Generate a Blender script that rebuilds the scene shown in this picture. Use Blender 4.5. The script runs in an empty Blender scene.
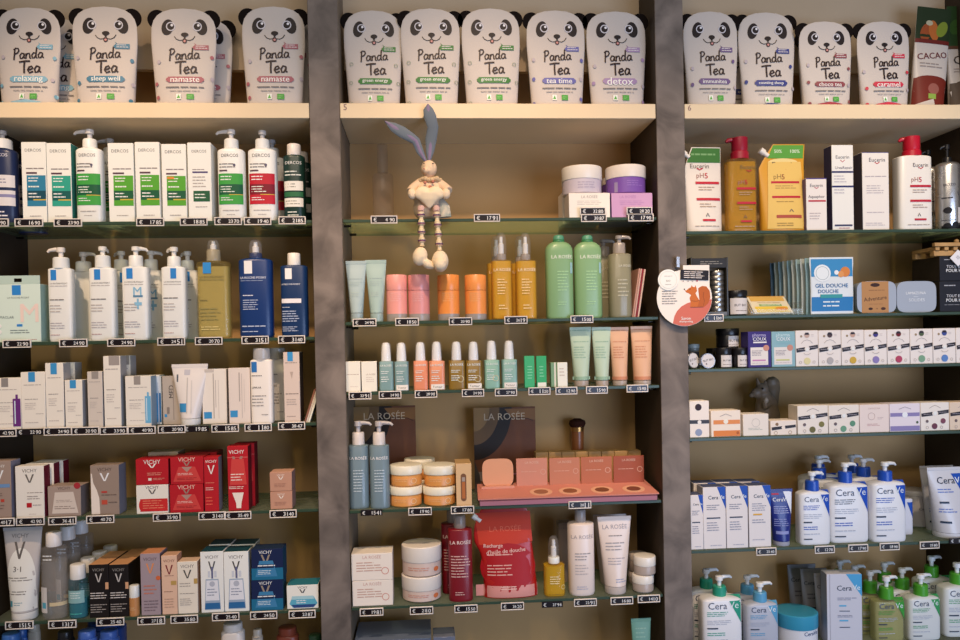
import bpy, bmesh, math, random
from mathutils import Matrix, Vector, geometry
from math import pi, sin, cos, sqrt
random.seed(7)
C = bpy.context.scene.collection

# ---------------------------------------------------------------- camera
CX, CY, CZ = -0.1774, -1.6658, 0.4770
YAW, PITCH, ROLL, FPX = 0.0709169, -0.0125184, -0.0199587, 758.956
SX, SY = -1.727, 33.977
W, PW, D = 0.70, 0.0634, 0.2148
_F = Vector((sin(YAW)*cos(PITCH), cos(YAW)*cos(PITCH), sin(PITCH)))
_R0 = Vector((cos(YAW), -sin(YAW), 0)); _U0 = _R0.cross(_F)
_R = _R0*cos(ROLL) + _U0*sin(ROLL); _U = -_R0*sin(ROLL) + _U0*cos(ROLL)
cam_d = bpy.data.cameras.new('camera'); cam = bpy.data.objects.new('camera', cam_d); C.objects.link(cam)
M = Matrix((( _R.x, _U.x, -_F.x, CX), (_R.y, _U.y, -_F.y, CY), (_R.z, _U.z, -_F.z, CZ), (0, 0, 0, 1)))
cam.matrix_world = M
cam_d.sensor_width = 36; cam_d.lens = FPX*36/960
cam_d.shift_x = -SX/960; cam_d.shift_y = SY/960; cam_d.clip_start = 0.02
bpy.context.scene.camera = cam

# ---------------------------------------------------------------- light
def area(name, loc, aim, sx, sy, col, power):
    l = bpy.data.lights.new(name, 'AREA'); l.shape = 'RECTANGLE'; l.size = sx; l.size_y = sy
    l.color = col; l.energy = power
    o = bpy.data.objects.new(name, l); C.objects.link(o); o.location = loc
    o.rotation_euler = (Vector(aim) - Vector(loc)).to_track_quat('-Z', 'Y').to_euler()
    return o
def spot(name, loc, aim, ang, col, power, blend=.5, r=.04):
    l = bpy.data.lights.new(name, 'SPOT'); l.spot_size = math.radians(ang); l.spot_blend = blend
    l.shadow_soft_size = r; l.color = col; l.energy = power
    o = bpy.data.objects.new(name, l); C.objects.link(o); o.location = loc
    o.rotation_euler = (Vector(aim) - Vector(loc)).to_track_quat('-Z', 'Y').to_euler()
    return o
WARM = (1.0, .70, .46)
spot('ceiling_spot', (-.95, -1.15, 1.95), (-.78, 0, .60), 43, WARM, 84, .9)
spot('ceiling_spot', (-.05, -1.15, 1.95), (.0, 0, .60), 43, WARM, 84, .9)
spot('ceiling_spot', (.85, -1.15, 1.95), (.75, 0, .60), 43, (1, .76, .53), 66, .9)
area('shop_window', (1.5, -2.6, .1), (.5, 0, .1), 1.6, 1.2, (.50, .66, 1.0), 38)
area('shop_ceiling', (-.3, -2.4, 2.0), (0, 0, .4), 2.0, 1.0, (1, .84, .68), 21)
w = bpy.data.worlds.new('world'); bpy.context.scene.world = w; w.use_nodes = True
bg = w.node_tree.nodes['Background']; bg.inputs[0].default_value = (.95, .9, .85, 1); bg.inputs[1].default_value = .16
vs = bpy.context.scene.view_settings
vs.view_transform = 'Standard'; vs.look = 'None'; vs.gamma = 1; vs.use_curve_mapping = False; vs.exposure = 0.13
bpy.context.scene.cycles.transparent_max_bounces = 32

# ---------------------------------------------------------------- pixel -> place
def at(px, py, Y):
    d = _F + _R*((px-480-SX)/FPX) - _U*((py-320-SY)/FPX)
    t = (Y-CY)/d.y
    return Vector((CX, CY, CZ)) + d*t
SH = dict(L1=.7545, L2=.5010, L3=.3143, L4=.1261, L5=-.0936, M1=.7550, M2=.5315, M3=.3778, M4=.1188, M5=-.0941,
          R1=.7222, R2=.5306, R3=.4112, R4=.2553, R5=.0007, T=1.0058, L6=-.300, M6=-.300, R6=-.235)

# ---------------------------------------------------------------- materials
def lin(h):
    h = h.lstrip('#')
    if len(h) == 3: h = ''.join(c*2 for c in h)
    v = [int(h[i:i+2], 16)/255 for i in (0, 2, 4)]
    return tuple(c/12.92 if c <= .04045 else ((c+.055)/1.055)**2.4 for c in v)
_mats = {}
def mat(col, kind='g'):
    """kinds: p paper, g plastic, m metal, t translucent plastic, c clear plastic, k cloth, w wood, f flat print"""
    key = (col, kind)
    if key in _mats: return _mats[key]
    m = bpy.data.materials.new('mat_%s_%s' % (kind, col.strip('#'))); m.use_nodes = True
    nt = m.node_tree; b = nt.nodes['Principled BSDF']; c = lin(col)
    if min(c) > .55: c = tuple(min(.86, q*1.09) for q in c)      # clean white board and plastic
    b.inputs['Base Color'].default_value = (*c, 1)
    b.inputs['Roughness'].default_value = dict(p=.55, g=.32, m=.28, t=.2, c=.08, k=.9, w=.6, f=.5, s=.45)[kind]
    b.inputs['Specular IOR Level'].default_value = dict(p=.3, g=.5, m=.5, t=.6, c=.8, k=.1, w=.3, f=.3, s=.4)[kind]
    if kind in 'pgkwms':
        n = nt.nodes.new('ShaderNodeTexNoise'); n.inputs['Scale'].default_value = dict(p=60, g=20, k=400, w=18, m=30, s=26)[kind]
        tc = nt.nodes.new('ShaderNodeTexCoord'); nt.links.new(tc.outputs['Object'], n.inputs['Vector'])
        r = nt.nodes.new('ShaderNodeMapRange'); base = b.inputs['Roughness'].default_value
        r.inputs['To Min'].default_value = base-.07; r.inputs['To Max'].default_value = base+.07
        nt.links.new(n.outputs['Fac'], r.inputs['Value']); nt.links.new(r.outputs['Result'], b.inputs['Roughness'])
        if kind in 'kws':
            bp = nt.nodes.new('ShaderNodeBump'); bp.inputs['Strength'].default_value = .35 if kind != 's' else .6
            bp.inputs['Distance'].default_value = .001 if kind != 's' else .004
            nt.links.new(n.outputs['Fac'], bp.inputs['Height']); nt.links.new(bp.outputs['Normal'], b.inputs['Normal'])
    if kind == 'm': b.inputs['Metallic'].default_value = .9
    if kind in 'tc':
        q0 = .55 if kind == 't' else .86; tr = nt.nodes.new('ShaderNodeBsdfTransparent'); tr.inputs[0].default_value = (*[min(1, q0+(1-q0)*x**.5) for x in c], 1)
        mx = nt.nodes.new('ShaderNodeMixShader'); mx.inputs[0].default_value = .60 if kind == 't' else .13
        nt.links.new(tr.outputs[0], mx.inputs[1]); nt.links.new(b.outputs[0], mx.inputs[2])
        nt.links.new(mx.outputs[0], nt.nodes['Material Output'].inputs[0])
    _mats[key] = m
    return m
def noise_mat(name, c1, c2, scale, rough=.6, bump=.2, c3=None):
    m = bpy.data.materials.new(name); m.use_nodes = True; nt = m.node_tree; b = nt.nodes['Principled BSDF']
    tc = nt.nodes.new('ShaderNodeTexCoord'); n = nt.nodes.new('ShaderNodeTexNoise')
    n.inputs['Scale'].default_value = scale; n.inputs['Detail'].default_value = 6; n.inputs['Distortion'].default_value = .6
    nt.links.new(tc.outputs['Object'], n.inputs['Vector'])
    r = nt.nodes.new('ShaderNodeValToRGB'); r.color_ramp.elements[0].position = .32; r.color_ramp.elements[1].position = .68
    r.color_ramp.elements[0].color = (*lin(c1), 1); r.color_ramp.elements[1].color = (*lin(c2), 1)
    nt.links.new(n.outputs['Fac'], r.inputs[0]); nt.links.new(r.outputs[0], b.inputs['Base Color'])
    b.inputs['Roughness'].default_value = rough; b.inputs['Specular IOR Level'].default_value = .3
    bp = nt.nodes.new('ShaderNodeBump'); bp.inputs['Strength'].default_value = bump; bp.inputs['Distance'].default_value = .002
    nt.links.new(n.outputs['Fac'], bp.inputs['Height']); nt.links.new(bp.outputs['Normal'], b.inputs['Normal'])
    return m
def glass_mat(name, tint, fac, spec, rough=.05, glow=None):
    m = bpy.data.materials.new(name); m.use_nodes = True; nt = m.node_tree
    tr = nt.nodes.new('ShaderNodeBsdfTransparent'); tr.inputs[0].default_value = (*tint, 1)
    b = nt.nodes['Principled BSDF']; b.inputs['Base Color'].default_value = (*spec, 1); b.inputs['Roughness'].default_value = rough
    n = nt.nodes.new('ShaderNodeTexNoise'); n.inputs['Scale'].default_value = 9
    r = nt.nodes.new('ShaderNodeMapRange'); r.inputs['To Min'].default_value = fac*.9; r.inputs['To Max'].default_value = fac*1.1
    mx = nt.nodes.new('ShaderNodeMixShader'); nt.links.new(n.outputs['Fac'], r.inputs['Value']); nt.links.new(r.outputs[0], mx.inputs[0])
    nt.links.new(tr.outputs[0], mx.inputs[1]); nt.links.new(b.outputs[0], mx.inputs[2])
    nt.links.new(mx.outputs[0], nt.nodes['Material Output'].inputs[0])
    if glow:                                            # body colour of the glass carries light through the pane
        tl = nt.nodes.new('ShaderNodeBsdfTranslucent'); tl.inputs[0].default_value = (*glow, 1); m2 = nt.nodes.new('ShaderNodeMixShader'); m2.inputs[0].default_value = .55
        nt.links.new(b.outputs[0], m2.inputs[1]); nt.links.new(tl.outputs[0], m2.inputs[2]); nt.links.new(m2.outputs[0], mx.inputs[2])
    return m

# ---------------------------------------------------------------- mesh building
_texts = {}
def text_geo(s, off=.0):
    k = (s, off)
    if k in _texts: return _texts[k]
    cu = bpy.data.curves.new('lettering', 'FONT'); cu.body = s; cu.resolution_u = 2; cu.offset = off
    ob = bpy.data.objects.new('lettering', cu); me = bpy.data.meshes.new_from_object(ob)
    vs_ = [(v.co.x, v.co.y) for v in me.vertices]; fs = [tuple(p.vertices) for p in me.polygons]
    x0 = min(v[0] for v in vs_); x1 = max(v[0] for v in vs_); y0 = min(v[1] for v in vs_); y1 = max(v[1] for v in vs_)
    r = ([((x-x0)/(x1-x0), (y-(y0+y1)/2)/(x1-x0)) for x, y in vs_], fs, (y1-y0)/(x1-x0))
    bpy.data.objects.remove(ob); bpy.data.curves.remove(cu); bpy.data.meshes.remove(me)
    _texts[k] = r
    return r

class MB:
    def __init__(s): s.v = []; s.f = []; s.m = []; s.mats = []
    def mi(s, m):
        if m not in s.mats: s.mats.append(m)
        return s.mats.index(m)
    def add(s, vs_, fs, m):
        o = len(s.v); s.v += [tuple(v) for v in vs_]; i = s.mi(m)
        for f in fs: s.f.append(tuple(o+k for k in f)); s.m.append(i)
    def box(s, x0, x1, y0, y1, z0, z1, m, side=None, top=None, bev=.0007):
        bm = bmesh.new(); vv = [bm.verts.new((x, y, z)) for x in (x0, x1) for y in (y0, y1) for z in (z0, z1)]
        mm = [m, side or m, top or m]
        for idx, q in (((0, 4, 5, 1), 0), ((2, 3, 7, 6), 0), ((0, 1, 3, 2), 1), ((4, 6, 7, 5), 1), ((1, 5, 7, 3), 2), ((0, 2, 6, 4), 2)):
            f = bm.faces.new([vv[i] for i in idx]); f.material_index = q
        b = min(bev, .3*min(x1-x0, y1-y0, z1-z0))
        if b > 0: bmesh.ops.bevel(bm, geom=bm.edges[:], offset=b, segments=1, affect='EDGES')
        bm.normal_update(); o = len(s.v); s.v += [v.co[:] for v in bm.verts]; bm.verts.index_update()
        for f in bm.faces:
            s.f.append(tuple(o+v.index for v in f.verts)); s.m.append(s.mi(mm[f.material_index]))
        bm.free(); return s
    def loft(s, rings, m, seg=28, cap=True):
        vs_ = []; fs = []
        for r in rings:
            z, rx, ry, n = r[:4]; cx = r[4] if len(r) > 4 else 0; cy = r[5] if len(r) > 5 else 0
            for k in range(seg):
                a = 2*pi*(k+.5)/seg; c, q = cos(a), sin(a)
                vs_.append((cx+rx*math.copysign(abs(c)**(2/n), c), cy+ry*math.copysign(abs(q)**(2/n), q), z))
        for i in range(len(rings)-1):
            for k in range(seg):
                k2 = (k+1) % seg; fs.append((i*seg+k, i*seg+k2, (i+1)*seg+k2, (i+1)*seg+k))
        if cap: fs.append(tuple(reversed(range(seg)))); o = (len(rings)-1)*seg; fs.append(tuple(o+k for k in range(seg)))
        s.add(vs_, fs, m); return s
    def tube(s, pts, rad, m, seg=10, flat=1.0):
        pts = [Vector(p) for p in pts]; vs_ = []; fs = []
        if not hasattr(rad, '__len__'): rad = [rad]*len(pts)
        for i, p in enumerate(pts):
            t = (pts[min(i+1, len(pts)-1)]-pts[max(i-1, 0)]).normalized()
            a = Vector((0, 1, 0)) if abs(t.y) < .9 else Vector((1, 0, 0))
            u = t.cross(a).normalized(); v = t.cross(u).normalized()
            for k in range(seg):
                q = 2*pi*k/seg; vs_.append(p+u*cos(q)*rad[i]+v*sin(q)*rad[i]*flat)
        for i in range(len(pts)-1):
            for k in range(seg):
                k2 = (k+1) % seg; fs.append((i*seg+k, i*seg+k2, (i+1)*seg+k2, (i+1)*seg+k))
        fs.append(tuple(reversed(range(seg)))); o = (len(pts)-1)*seg; fs.append(tuple(o+k for k in range(seg)))
        s.add(vs_, fs, m); return s
    def ball(s, c, r, m, seg=16, n=8, rot=None):
        rx, ry, rz = r if hasattr(r, '__len__') else (r, r, r); vs_ = []; fs = []
        for i in range(1, n):
            t = pi*i/n
            for k in range(seg):
                a = 2*pi*k/seg; vs_.append(Vector((rx*sin(t)*cos(a), ry*sin(t)*sin(a), -rz*cos(t))))
        vs_ += [Vector((0, 0, -rz)), Vector((0, 0, rz))]
        for i in range(n-2):
            for k in range(seg):
                k2 = (k+1) % seg; fs.append((i*seg+k, i*seg+k2, (i+1)*seg+k2, (i+1)*seg+k))
        b, t = len(vs_)-2, len(vs_)-1
        for k in range(seg): fs.append((b, (k+1) % seg, k)); fs.append((t, (n-2)*seg+k, (n-2)*seg+(k+1) % seg))
        R = Matrix.Rotation(rot, 3, 'Y') if rot else Matrix.Identity(3)
        s.add([R @ v + Vector(c) for v in vs_], fs, m); return s
    def prism(s, pts, y0, y1, m):
        """outline in x,z pushed from y0 to y1"""
        n = len(pts); vs_ = [(x, y0, z) for x, z in pts]+[(x, y1, z) for x, z in pts]
        tri = geometry.tessellate_polygon([[Vector((x, z, 0)) for x, z in pts]])
        fs = [tuple(t) for t in tri]+[tuple(n+k for k in reversed(t)) for t in tri]
        fs += [(k, (k+1) % n, n+(k+1) % n, n+k) for k in range(n)]
        s.add(vs_, fs, m); return s
    def move(s, fn): s.v = [tuple(fn(Vector(v))) for v in s.v]; return s
    def build(s, name, parent=None, loc=(0, 0, 0), smooth=True, fix=True):
        me = bpy.data.meshes.new(name); me.from_pydata(s.v, [], s.f)
        for m in s.mats: me.materials.append(m)
        me.polygons.foreach_set('material_index', s.m)
        if fix:
            bm = bmesh.new(); bm.from_mesh(me); bmesh.ops.recalc_face_normals(bm, faces=bm.faces); bm.to_mesh(me); bm.free()
        if smooth:
            me.polygons.foreach_set('use_smooth', [True]*len(me.polygons)); me.set_sharp_from_angle(angle=math.radians(38))
        o = bpy.data.objects.new(name, me); C.objects.link(o); o.location = loc
        if parent: o.parent = parent
        return o

def ysurf(rings):
    def f(x, z):
        rs = rings
        if z <= rs[0][0]: a = b = rs[0]; t = 0
        elif z >= rs[-1][0]: a = b = rs[-1]; t = 0
        else:
            for i in range(len(rs)-1):
                if rs[i][0] <= z <= rs[i+1][0] and rs[i+1][0] > rs[i][0]: break
            a, b = rs[i], rs[i+1]; t = (z-a[0])/(b[0]-a[0])
        rx, ry, n = [a[k]+(b[k]-a[k])*t for k in (1, 2, 3)]
        cx = (a[4]+(b[4]-a[4])*t) if len(a) > 4 and len(b) > 4 else 0
        q = min(.995, abs((x-cx)/rx)) if rx > 1e-6 else .99
        return -ry*(1-q**n)**(1/n)
    return f

_a = [[(.36, .5), (.16, .56), (.01, .32), (.08, .04), (.24, .06), (.37, .3), (.38, .52)], [(.38, .5), (.37, .14), (.5, .03)]]
HAND = dict(P=([[(.06, 1.02), (.03, .5), (0, -.08)], [(-.06, .9), (.12, 1.06), (.34, 1.02), (.42, .82), (.3, .6), (.04, .48)]], .5), a=(_a, .54), d=(_a[:1]+[[(.42, 1.08), (.38, .5), (.38, .12), (.5, .02)]], .56),
            n=([[(0, .52), (.02, 0)], [(.02, .3), (.12, .5), (.28, .52), (.34, .3), (.34, .08), (.46, .02)]], .5), T=([[(-.12, .94), (.3, 1.0), (.72, .99)], [(.3, 1.0), (.28, .5), (.3, 0)]], .56),
            e=([[(.04, .28), (.24, .3), (.38, .4), (.28, .56), (.1, .5), (.0, .25), (.14, .02), (.42, .12)]], .5))
def art(mb, items, w, h, fy=None, y0=0.0, x0=None, z0=0.0):
    """printed design in unit coordinates, u to the side, v down from the top; fy(x,z) gives the surface"""
    curved = fy is not None; f = fy or (lambda x, z: y0); x0 = -w/2 if x0 is None else x0
    e = [.0006 if curved else .0003]
    def put(pts, faces, col, kind='f'):
        vs_ = []
        for u, v in pts:
            x = x0+u*w; z = z0+(1-v)*h; vs_.append((x, f(x, z)-e[0], z))
        mb.add(vs_, faces, mat(col, kind)); e[0] += .00006
    def grid(u0, v0, u1, v1, nx, nz, sk=0):
        p = [(u0+(u1-u0)*i/nx, v0+(v1-v0)*j/nz+sk*(i/nx)) for j in range(nz+1) for i in range(nx+1)]
        q = [(j*(nx+1)+i, (j+1)*(nx+1)+i, (j+1)*(nx+1)+i+1, j*(nx+1)+i+1) for j in range(nz) for i in range(nx)]
        return p, q
    asp = w/h
    for it in items:
        k = it[0]
        if k == 'r':                                   # rectangle, optional skew
            _, u0, v0, u1, v1, col = it[:6]; sk = it[6] if len(it) > 6 else 0
            nx, nz = (16, max(2, int(abs(v1-v0)*26))) if curved else (1, 1); put(*grid(u0, v0, u1, v1, nx, nz, sk), col)
        elif k == 'e':                                 # ellipse centre, radii in u, rotation, squash
            _, u, v, r, col = it[:5]; rv = it[5] if len(it) > 5 else r*asp; rot = it[6] if len(it) > 6 else 0
            n = 20; pts = [(u, v)]
            RQ = (.25, .5, .75, 1) if curved and r > .15 else (1,)
            for q in RQ:
                for i in range(n):
                    a = 2*pi*i/n; dx, dz = r*q*cos(a), rv/asp*q*sin(a)
                    pts.append((u+dx*cos(rot)-dz*sin(rot), v+(dx*sin(rot)+dz*cos(rot))*asp))
            fs = [(0, 1+i, 1+(i+1) % n) for i in range(n)]+[(1+j*n+i, 1+j*n+n+i, 1+j*n+n+(i+1) % n, 1+j*n+(i+1) % n) for j in range(len(RQ)-1) for i in range(n)]
            put(pts, fs, col)
        elif k == 'o':                                 # ring
            _, u, v, r, col, th = it; n = 22; pts = []
            for q in (r-th, r):
                for i in range(n): a = 2*pi*i/n; pts.append((u+q*cos(a), v+q*sin(a)*asp))
            put(pts, [(i, n+i, n+(i+1) % n, (i+1) % n) for i in range(n)], col)
        elif k == 'p':                                 # polygon
            _, pts, col = it; tri = [tuple(t) for t in geometry.tessellate_polygon([[Vector((u*w, -v*h, 0)) for u, v in pts]])]
            pts = list(pts)
            if curved:
                for _i in range(3):
                    nt = []; mid = {}
                    def md(a, b):
                        kk = (min(a, b), max(a, b))
                        if kk not in mid: mid[kk] = len(pts); pts.append(((pts[a][0]+pts[b][0])/2, (pts[a][1]+pts[b][1])/2))
                        return mid[kk]
                    for a, b, c in tri:
                        ab, bc, ca = md(a, b), md(b, c), md(c, a); nt += [(a, ab, ca), (ab, b, bc), (ca, bc, c), (ab, bc, ca)]
                    tri = nt
            put(pts, tri, col)
        elif k == 'a':                                 # stroke through points
            _, P, th, col = it; pts = []
            for i, (u, v) in enumerate(P):
                a = P[max(0, i-1)]; b = P[min(len(P)-1, i+1)]; dx, dz = (b[0]-a[0]), (b[1]-a[1])/asp; L = sqrt(dx*dx+dz*dz) or 1
                nx, nz = -dz/L*th/2, dx/L*th/2
                pts += [(u+nx, v+nz*asp), (u-nx, v-nz*asp)]
            put(pts, [(2*i, 2*i+1, 2*i+3, 2*i+2) for i in range(len(P)-1)], col)
        elif k == 'h':                                 # brush handwriting: word, centre u, centre v, width, colour
            _, s, u, v, wf, col, th = it; pen = 0; lines = []
            for ch in s:
                st, adv = HAND[ch]
                lines += [[(pen+a, b) for a, b in ln] for ln in st]; pen += adv
            k_ = wf/pen; pts = []; fs = []
            for ln in lines:
                P = [(u-wf/2+a*k_, v-(b-.5)*k_*asp*.98-(a-pen/2)*.006) for a, b in ln]; o = len(pts)
                for i, (pu, pv) in enumerate(P):
                    a = P[max(0, i-1)]; b = P[min(len(P)-1, i+1)]; dx, dz = (b[0]-a[0]), (b[1]-a[1])/asp; Ln = sqrt(dx*dx+dz*dz) or 1
                    nx, nz = -dz/Ln*th/2, dx/Ln*th/2; pts += [(pu+nx, pv+nz*asp), (pu-nx, pv-nz*asp)]
                fs += [(o+2*i, o+2*i+1, o+2*i+3, o+2*i+2) for i in range(len(P)-1)]
            put(pts, fs, col)
        elif k in 'tTV':                               # lettering: text, centre u, centre v, width, colour
            _, s, u, v, wf, col = it[:6]; rot = it[6] if len(it) > 6 else 0
            g, fs, r = text_geo(s)
            if k == 'T': hgt = .035*max(y for x, y in g); bold = [(x+hgt*1.6, y+hgt*.3) for x, y in g]
            else: bold = None
            if k == 'V': pts = [(u+y*wf/asp*1.0, v+.5*wf-x*wf) for x, y in g]; pts = [(u-(y*wf)/asp, v+.5*wf-x*wf) for x, y in g]
            else:
                pts = []
                for gg in ([bold, g] if bold else [g]):
                    if pts: put(pts, fs, col)
                    pts = []
                    for x, y in gg:
                        dx, dz = (x-.5)*wf, -y*wf
                        pts.append((u+dx*cos(rot)-dz*sin(rot), v+(dx*sin(rot)+dz*cos(rot))*asp))
            put(pts, fs, col)
        elif k == 'l':                                 # rows of small print
            _, u0, v0, u1, v1, n, col = it[:7]; pts = []; fs = []
            rnd = random.Random(int(u0*997+v0*7919+n*31)); p = (v1-v0)/n
            for i in range(n):
                a = u0; end = u1-rnd.random()*.35*(u1-u0)*(n > 1); va = v0+p*(i+.22); vb = v0+p*(i+.56)
                while a < end-.01:
                    b = min(end, a+(.12+rnd.random()*.28)*(u1-u0)); o = len(pts)
                    pts += [(a, va), (a, vb), ((a+b)/2, va), ((a+b)/2, vb), (b, va), (b, vb)]
                    fs += [(o, o+1, o+3, o+2), (o+2, o+3, o+5, o+4)]; a = b+.035*(u1-u0)
            put(pts, fs, col)

# ---------------------------------------------------------------- things
HT = {}
def thing(name, label, cat, loc=(0, 0, 0), rz=0, group=None, kind=None):
    o = bpy.data.objects.new(name, None); C.objects.link(o); o.empty_display_size = .02
    o.location = loc; o.rotation_euler = (0, 0, rz)
    return tag(o, label, cat, group, kind)
def tag(o, label=None, cat=None, group=None, kind=None):
    if label: o['label'] = label
    if cat: o['category'] = cat
    if group: o['group'] = group
    if kind: o['kind'] = kind
    return o
def dup(t, dx=0, dy=0, dz=0, label=None, rz=None):
    r = t.copy(); C.objects.link(r); r.location = t.location+Vector((dx, dy, dz))
    if rz is not None: r.rotation_euler = (0, 0, rz)
    if label: r['label'] = label
    for ch in list(t.children):
        c = ch.copy(); C.objects.link(c); c.parent = r
        for g in ch.children:
            q = g.copy(); C.objects.link(q); q.parent = c
    HT[r.name] = HT.get(t.name, 0)
    return r
def base_z(sh, on): return on.location.z+HT[on.name]+.0004 if on is not None else SH[sh]+.0004
def frame(sh, x0, x1, yt, Y, on=None):
    z = base_z(sh, on); xm = (x0+x1)/2
    yb = yt+40; X0 = at(x0, yb, Y).x; X1 = at(x1, yb, Y).x
    zz = lambda y: at(xm, y, Y).z-z
    return (X0+X1)/2, X1-X0, z, zz

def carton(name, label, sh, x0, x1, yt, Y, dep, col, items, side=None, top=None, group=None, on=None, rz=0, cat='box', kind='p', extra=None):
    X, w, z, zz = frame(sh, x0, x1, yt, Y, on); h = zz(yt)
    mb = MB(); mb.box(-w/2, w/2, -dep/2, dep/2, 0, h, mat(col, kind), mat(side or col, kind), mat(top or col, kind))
    mb.box(-w*.46, w*.46, -dep/2+.0012, -dep/2+.0022, h-.0003, h+.0003, mat(top or col, kind), bev=0)   # tuck flap edge
    art(mb, items, w, h, y0=-dep/2)
    if extra: extra(mb, w, h, dep)
    o = mb.build(name, fix=False); o.location = (X, Y+dep/2, z); o.rotation_euler = (0, 0, rz)
    tag(o, label, cat, group); HT[o.name] = h+.0004
    return o

def body_rings(w, d, h, n=3, sr=.012, nr=.009, foot=.95, waist=0):
    rx, ry = w/2, d/2; R = [(0, rx*foot*.97, ry*foot*.97, n), (.0025, rx*foot, ry*foot, n), (.006, rx, ry, n)]
    if waist: R += [(h*.5, rx*(1-waist), ry*(1-waist), n)]
    for i in range(6):
        a = i/5*pi/2; k = sin(a); q = 1-cos(a)
        R.append((h-sr+sr*k, rx+(nr-rx)*q, ry+(nr-ry)*q, n+(2-n)*q))
    return R
def bottle(name, label, sh, x0, x1, ysh, Y, col, items, ratio=.6, n=3, sr=.010, kind='g', tops=(), group=None, on=None, foot=.96, rz=0, nr=None, liquid=None, cat='bottle'):
    X, w, z, zz = frame(sh, x0, x1, ysh, Y+.02, on); d = w*ratio; h = zz(ysh); wpx = w
    s_ = 1 if (x0+x1)/2 < 426 else -1; bx = min(1, max(0, (n-2)/2))*(.8 if s_ > 0 else .22)*d/2      # a boxy body shows its near corner on the outer side
    Xa = at(x0, ysh+40, Y+d/2-s_*bx).x; Xb = at(x1, ysh+40, Y+d/2+s_*bx).x; X, w = (Xa+Xb)/2, Xb-Xa; d = w*ratio
    t = thing(name, label, cat, (X, Y+d/2, z), rz, group)
    nr = nr or min(w*.25, .011); R = body_rings(w, d, h, n, sr, nr, foot)
    body = MB().loft(R, mat(col, kind), 36)
    if items: art(body, items, w, h, fy=ysurf(R))
    body.build('body', t)
    if liquid:
        lc, fill = liquid[:2]; k = .93; hh = h*fill
        L = [(r[0]*.99+.002, r[1]*k, r[2]*k, r[3]) for r in R if r[0] < hh]
        if L[-1][0] < hh*.95: L.append((hh, L[-1][1], L[-1][2], L[-1][3]))
        MB().loft(L, mat(lc, 'c' if len(liquid) > 2 else 't'), 32).build('liquid', t)
    zc = h
    for tp in tops:
        k = tp[0]
        if k == 'cap':            # ('cap', width px, top y, colour, kind)
            _, wp, y, cc, kk = tp[:5]; r = wp/2*wpx/(x1-x0); z1 = zz(y)
            Rg = [(zc-.001, r*.97, r*.97, 2), (zc+.001, r, r, 2), (z1-.002, r*.97, r*.97, 2), (z1-.0005, r*.9, r*.9, 2), (z1, r*.8, r*.8, 2)]
            MB().loft(Rg, mat(cc, kk), 24).build('cap', t); zc = z1
        elif k == 'dome':         # rounded over-cap
            _, wp, y, cc, kk = tp[:5]; r = wp/2*wpx/(x1-x0); z1 = zz(y); hh = z1-zc
            Rg = [(zc, r, r, 2), (zc+hh*.55, r*.97, r*.97, 2), (zc+hh*.8, r*.85, r*.85, 2), (zc+hh*.94, r*.6, r*.6, 2), (z1, r*.25, r*.25, 2)]
            if kk in 'ct':
                MB().loft([(zc, r*.5, r*.5, 2), (zc+hh*.45, r*.5, r*.5, 2), (zc+hh*.5, r*.32, r*.32, 2), (zc+hh*.8, r*.3, r*.3, 2)], mat('#e8e4e0', 'g'), 16).build('spray_head', t)
            MB().loft(Rg, mat(cc, kk), 24).build('cap', t); zc = z1
        elif k == 'drop':         # dropper: collar, bulb and clear cover
            _, wp, y, clear = tp[:4]; r = wp/2*wpx/(x1-x0); z1 = zz(y); hh = z1-zc
            MB().loft([(zc, r*.92, r*.92, 2), (zc+hh*.15, r*.92, r*.92, 2), (zc+hh*.5, r*.84, r*.84, 2), (zc+hh*.8, r*.74, r*.74, 2), (zc+hh*.93, r*.6, r*.6, 2), (zc+hh*.97, r*.2, r*.2, 2)], mat('#efe9e4', 'g'), 20).build('dispenser', t)
            MB().loft([(zc, r, r, 2), (zc+hh*.72, r, r, 2), (zc+hh*.86, r*.93, r*.93, 2), (zc+hh*.95, r*.75, r*.75, 2), (z1, r*.4, r*.4, 2)], mat('#e9e9ee', 'c'), 24).build('cap', t); zc = z1
        elif k == 'pump':         # ('pump', collar px, collar top y, top y, angle deg, reach m, collar colour, head colour)
            _, wp, yc, y, ang, reach, cc, hc = tp[:8]; kk = tp[8] if len(tp) > 8 else 'g'
            r = wp/2*wpx/(x1-x0); z1 = zz(yc); z2 = zz(y); a = math.radians(ang)
            MB().loft([(zc-.001, r, r, 2), (z1-.002, r*.96, r*.96, 2), (z1, r*.85, r*.85, 2)], mat(cc, kk), 24).build('collar', t)
            p = MB(); big = len(tp) > 9; hr = r*.88 if big else min(r*.62, .0085); hh = (z2-z1)*.9 if big else min(.012, (z2-z1)*.5)
            p.loft([(z1-.001, hr*(.95 if big else .55), hr*(.95 if big else .55), 2), (z2-hh, hr*(.97 if big else .6), hr*(.97 if big else .6), 2), (z2-hh*.9, hr, hr, 2), (z2-.001, hr, hr, 2), (z2, hr*.85, hr*.85, 2)], mat(hc, kk), 20)
            dx, dy = cos(a), -sin(a)
            p.tube([(0, 0, z2-.0045), (dx*reach*.45, dy*reach*.45, z2-.004), (dx*reach*.85, dy*reach*.85, z2-.0055), (dx*reach, dy*reach, z2-.0095)], [hr*.62, hr*.52, hr*.42, hr*.3] if not big else [.006, .0055, .005, .003], mat(hc, kk), 10)
            p.build('pump_head', t); zc = z2
    HT[t.name] = zc
    return t

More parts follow.
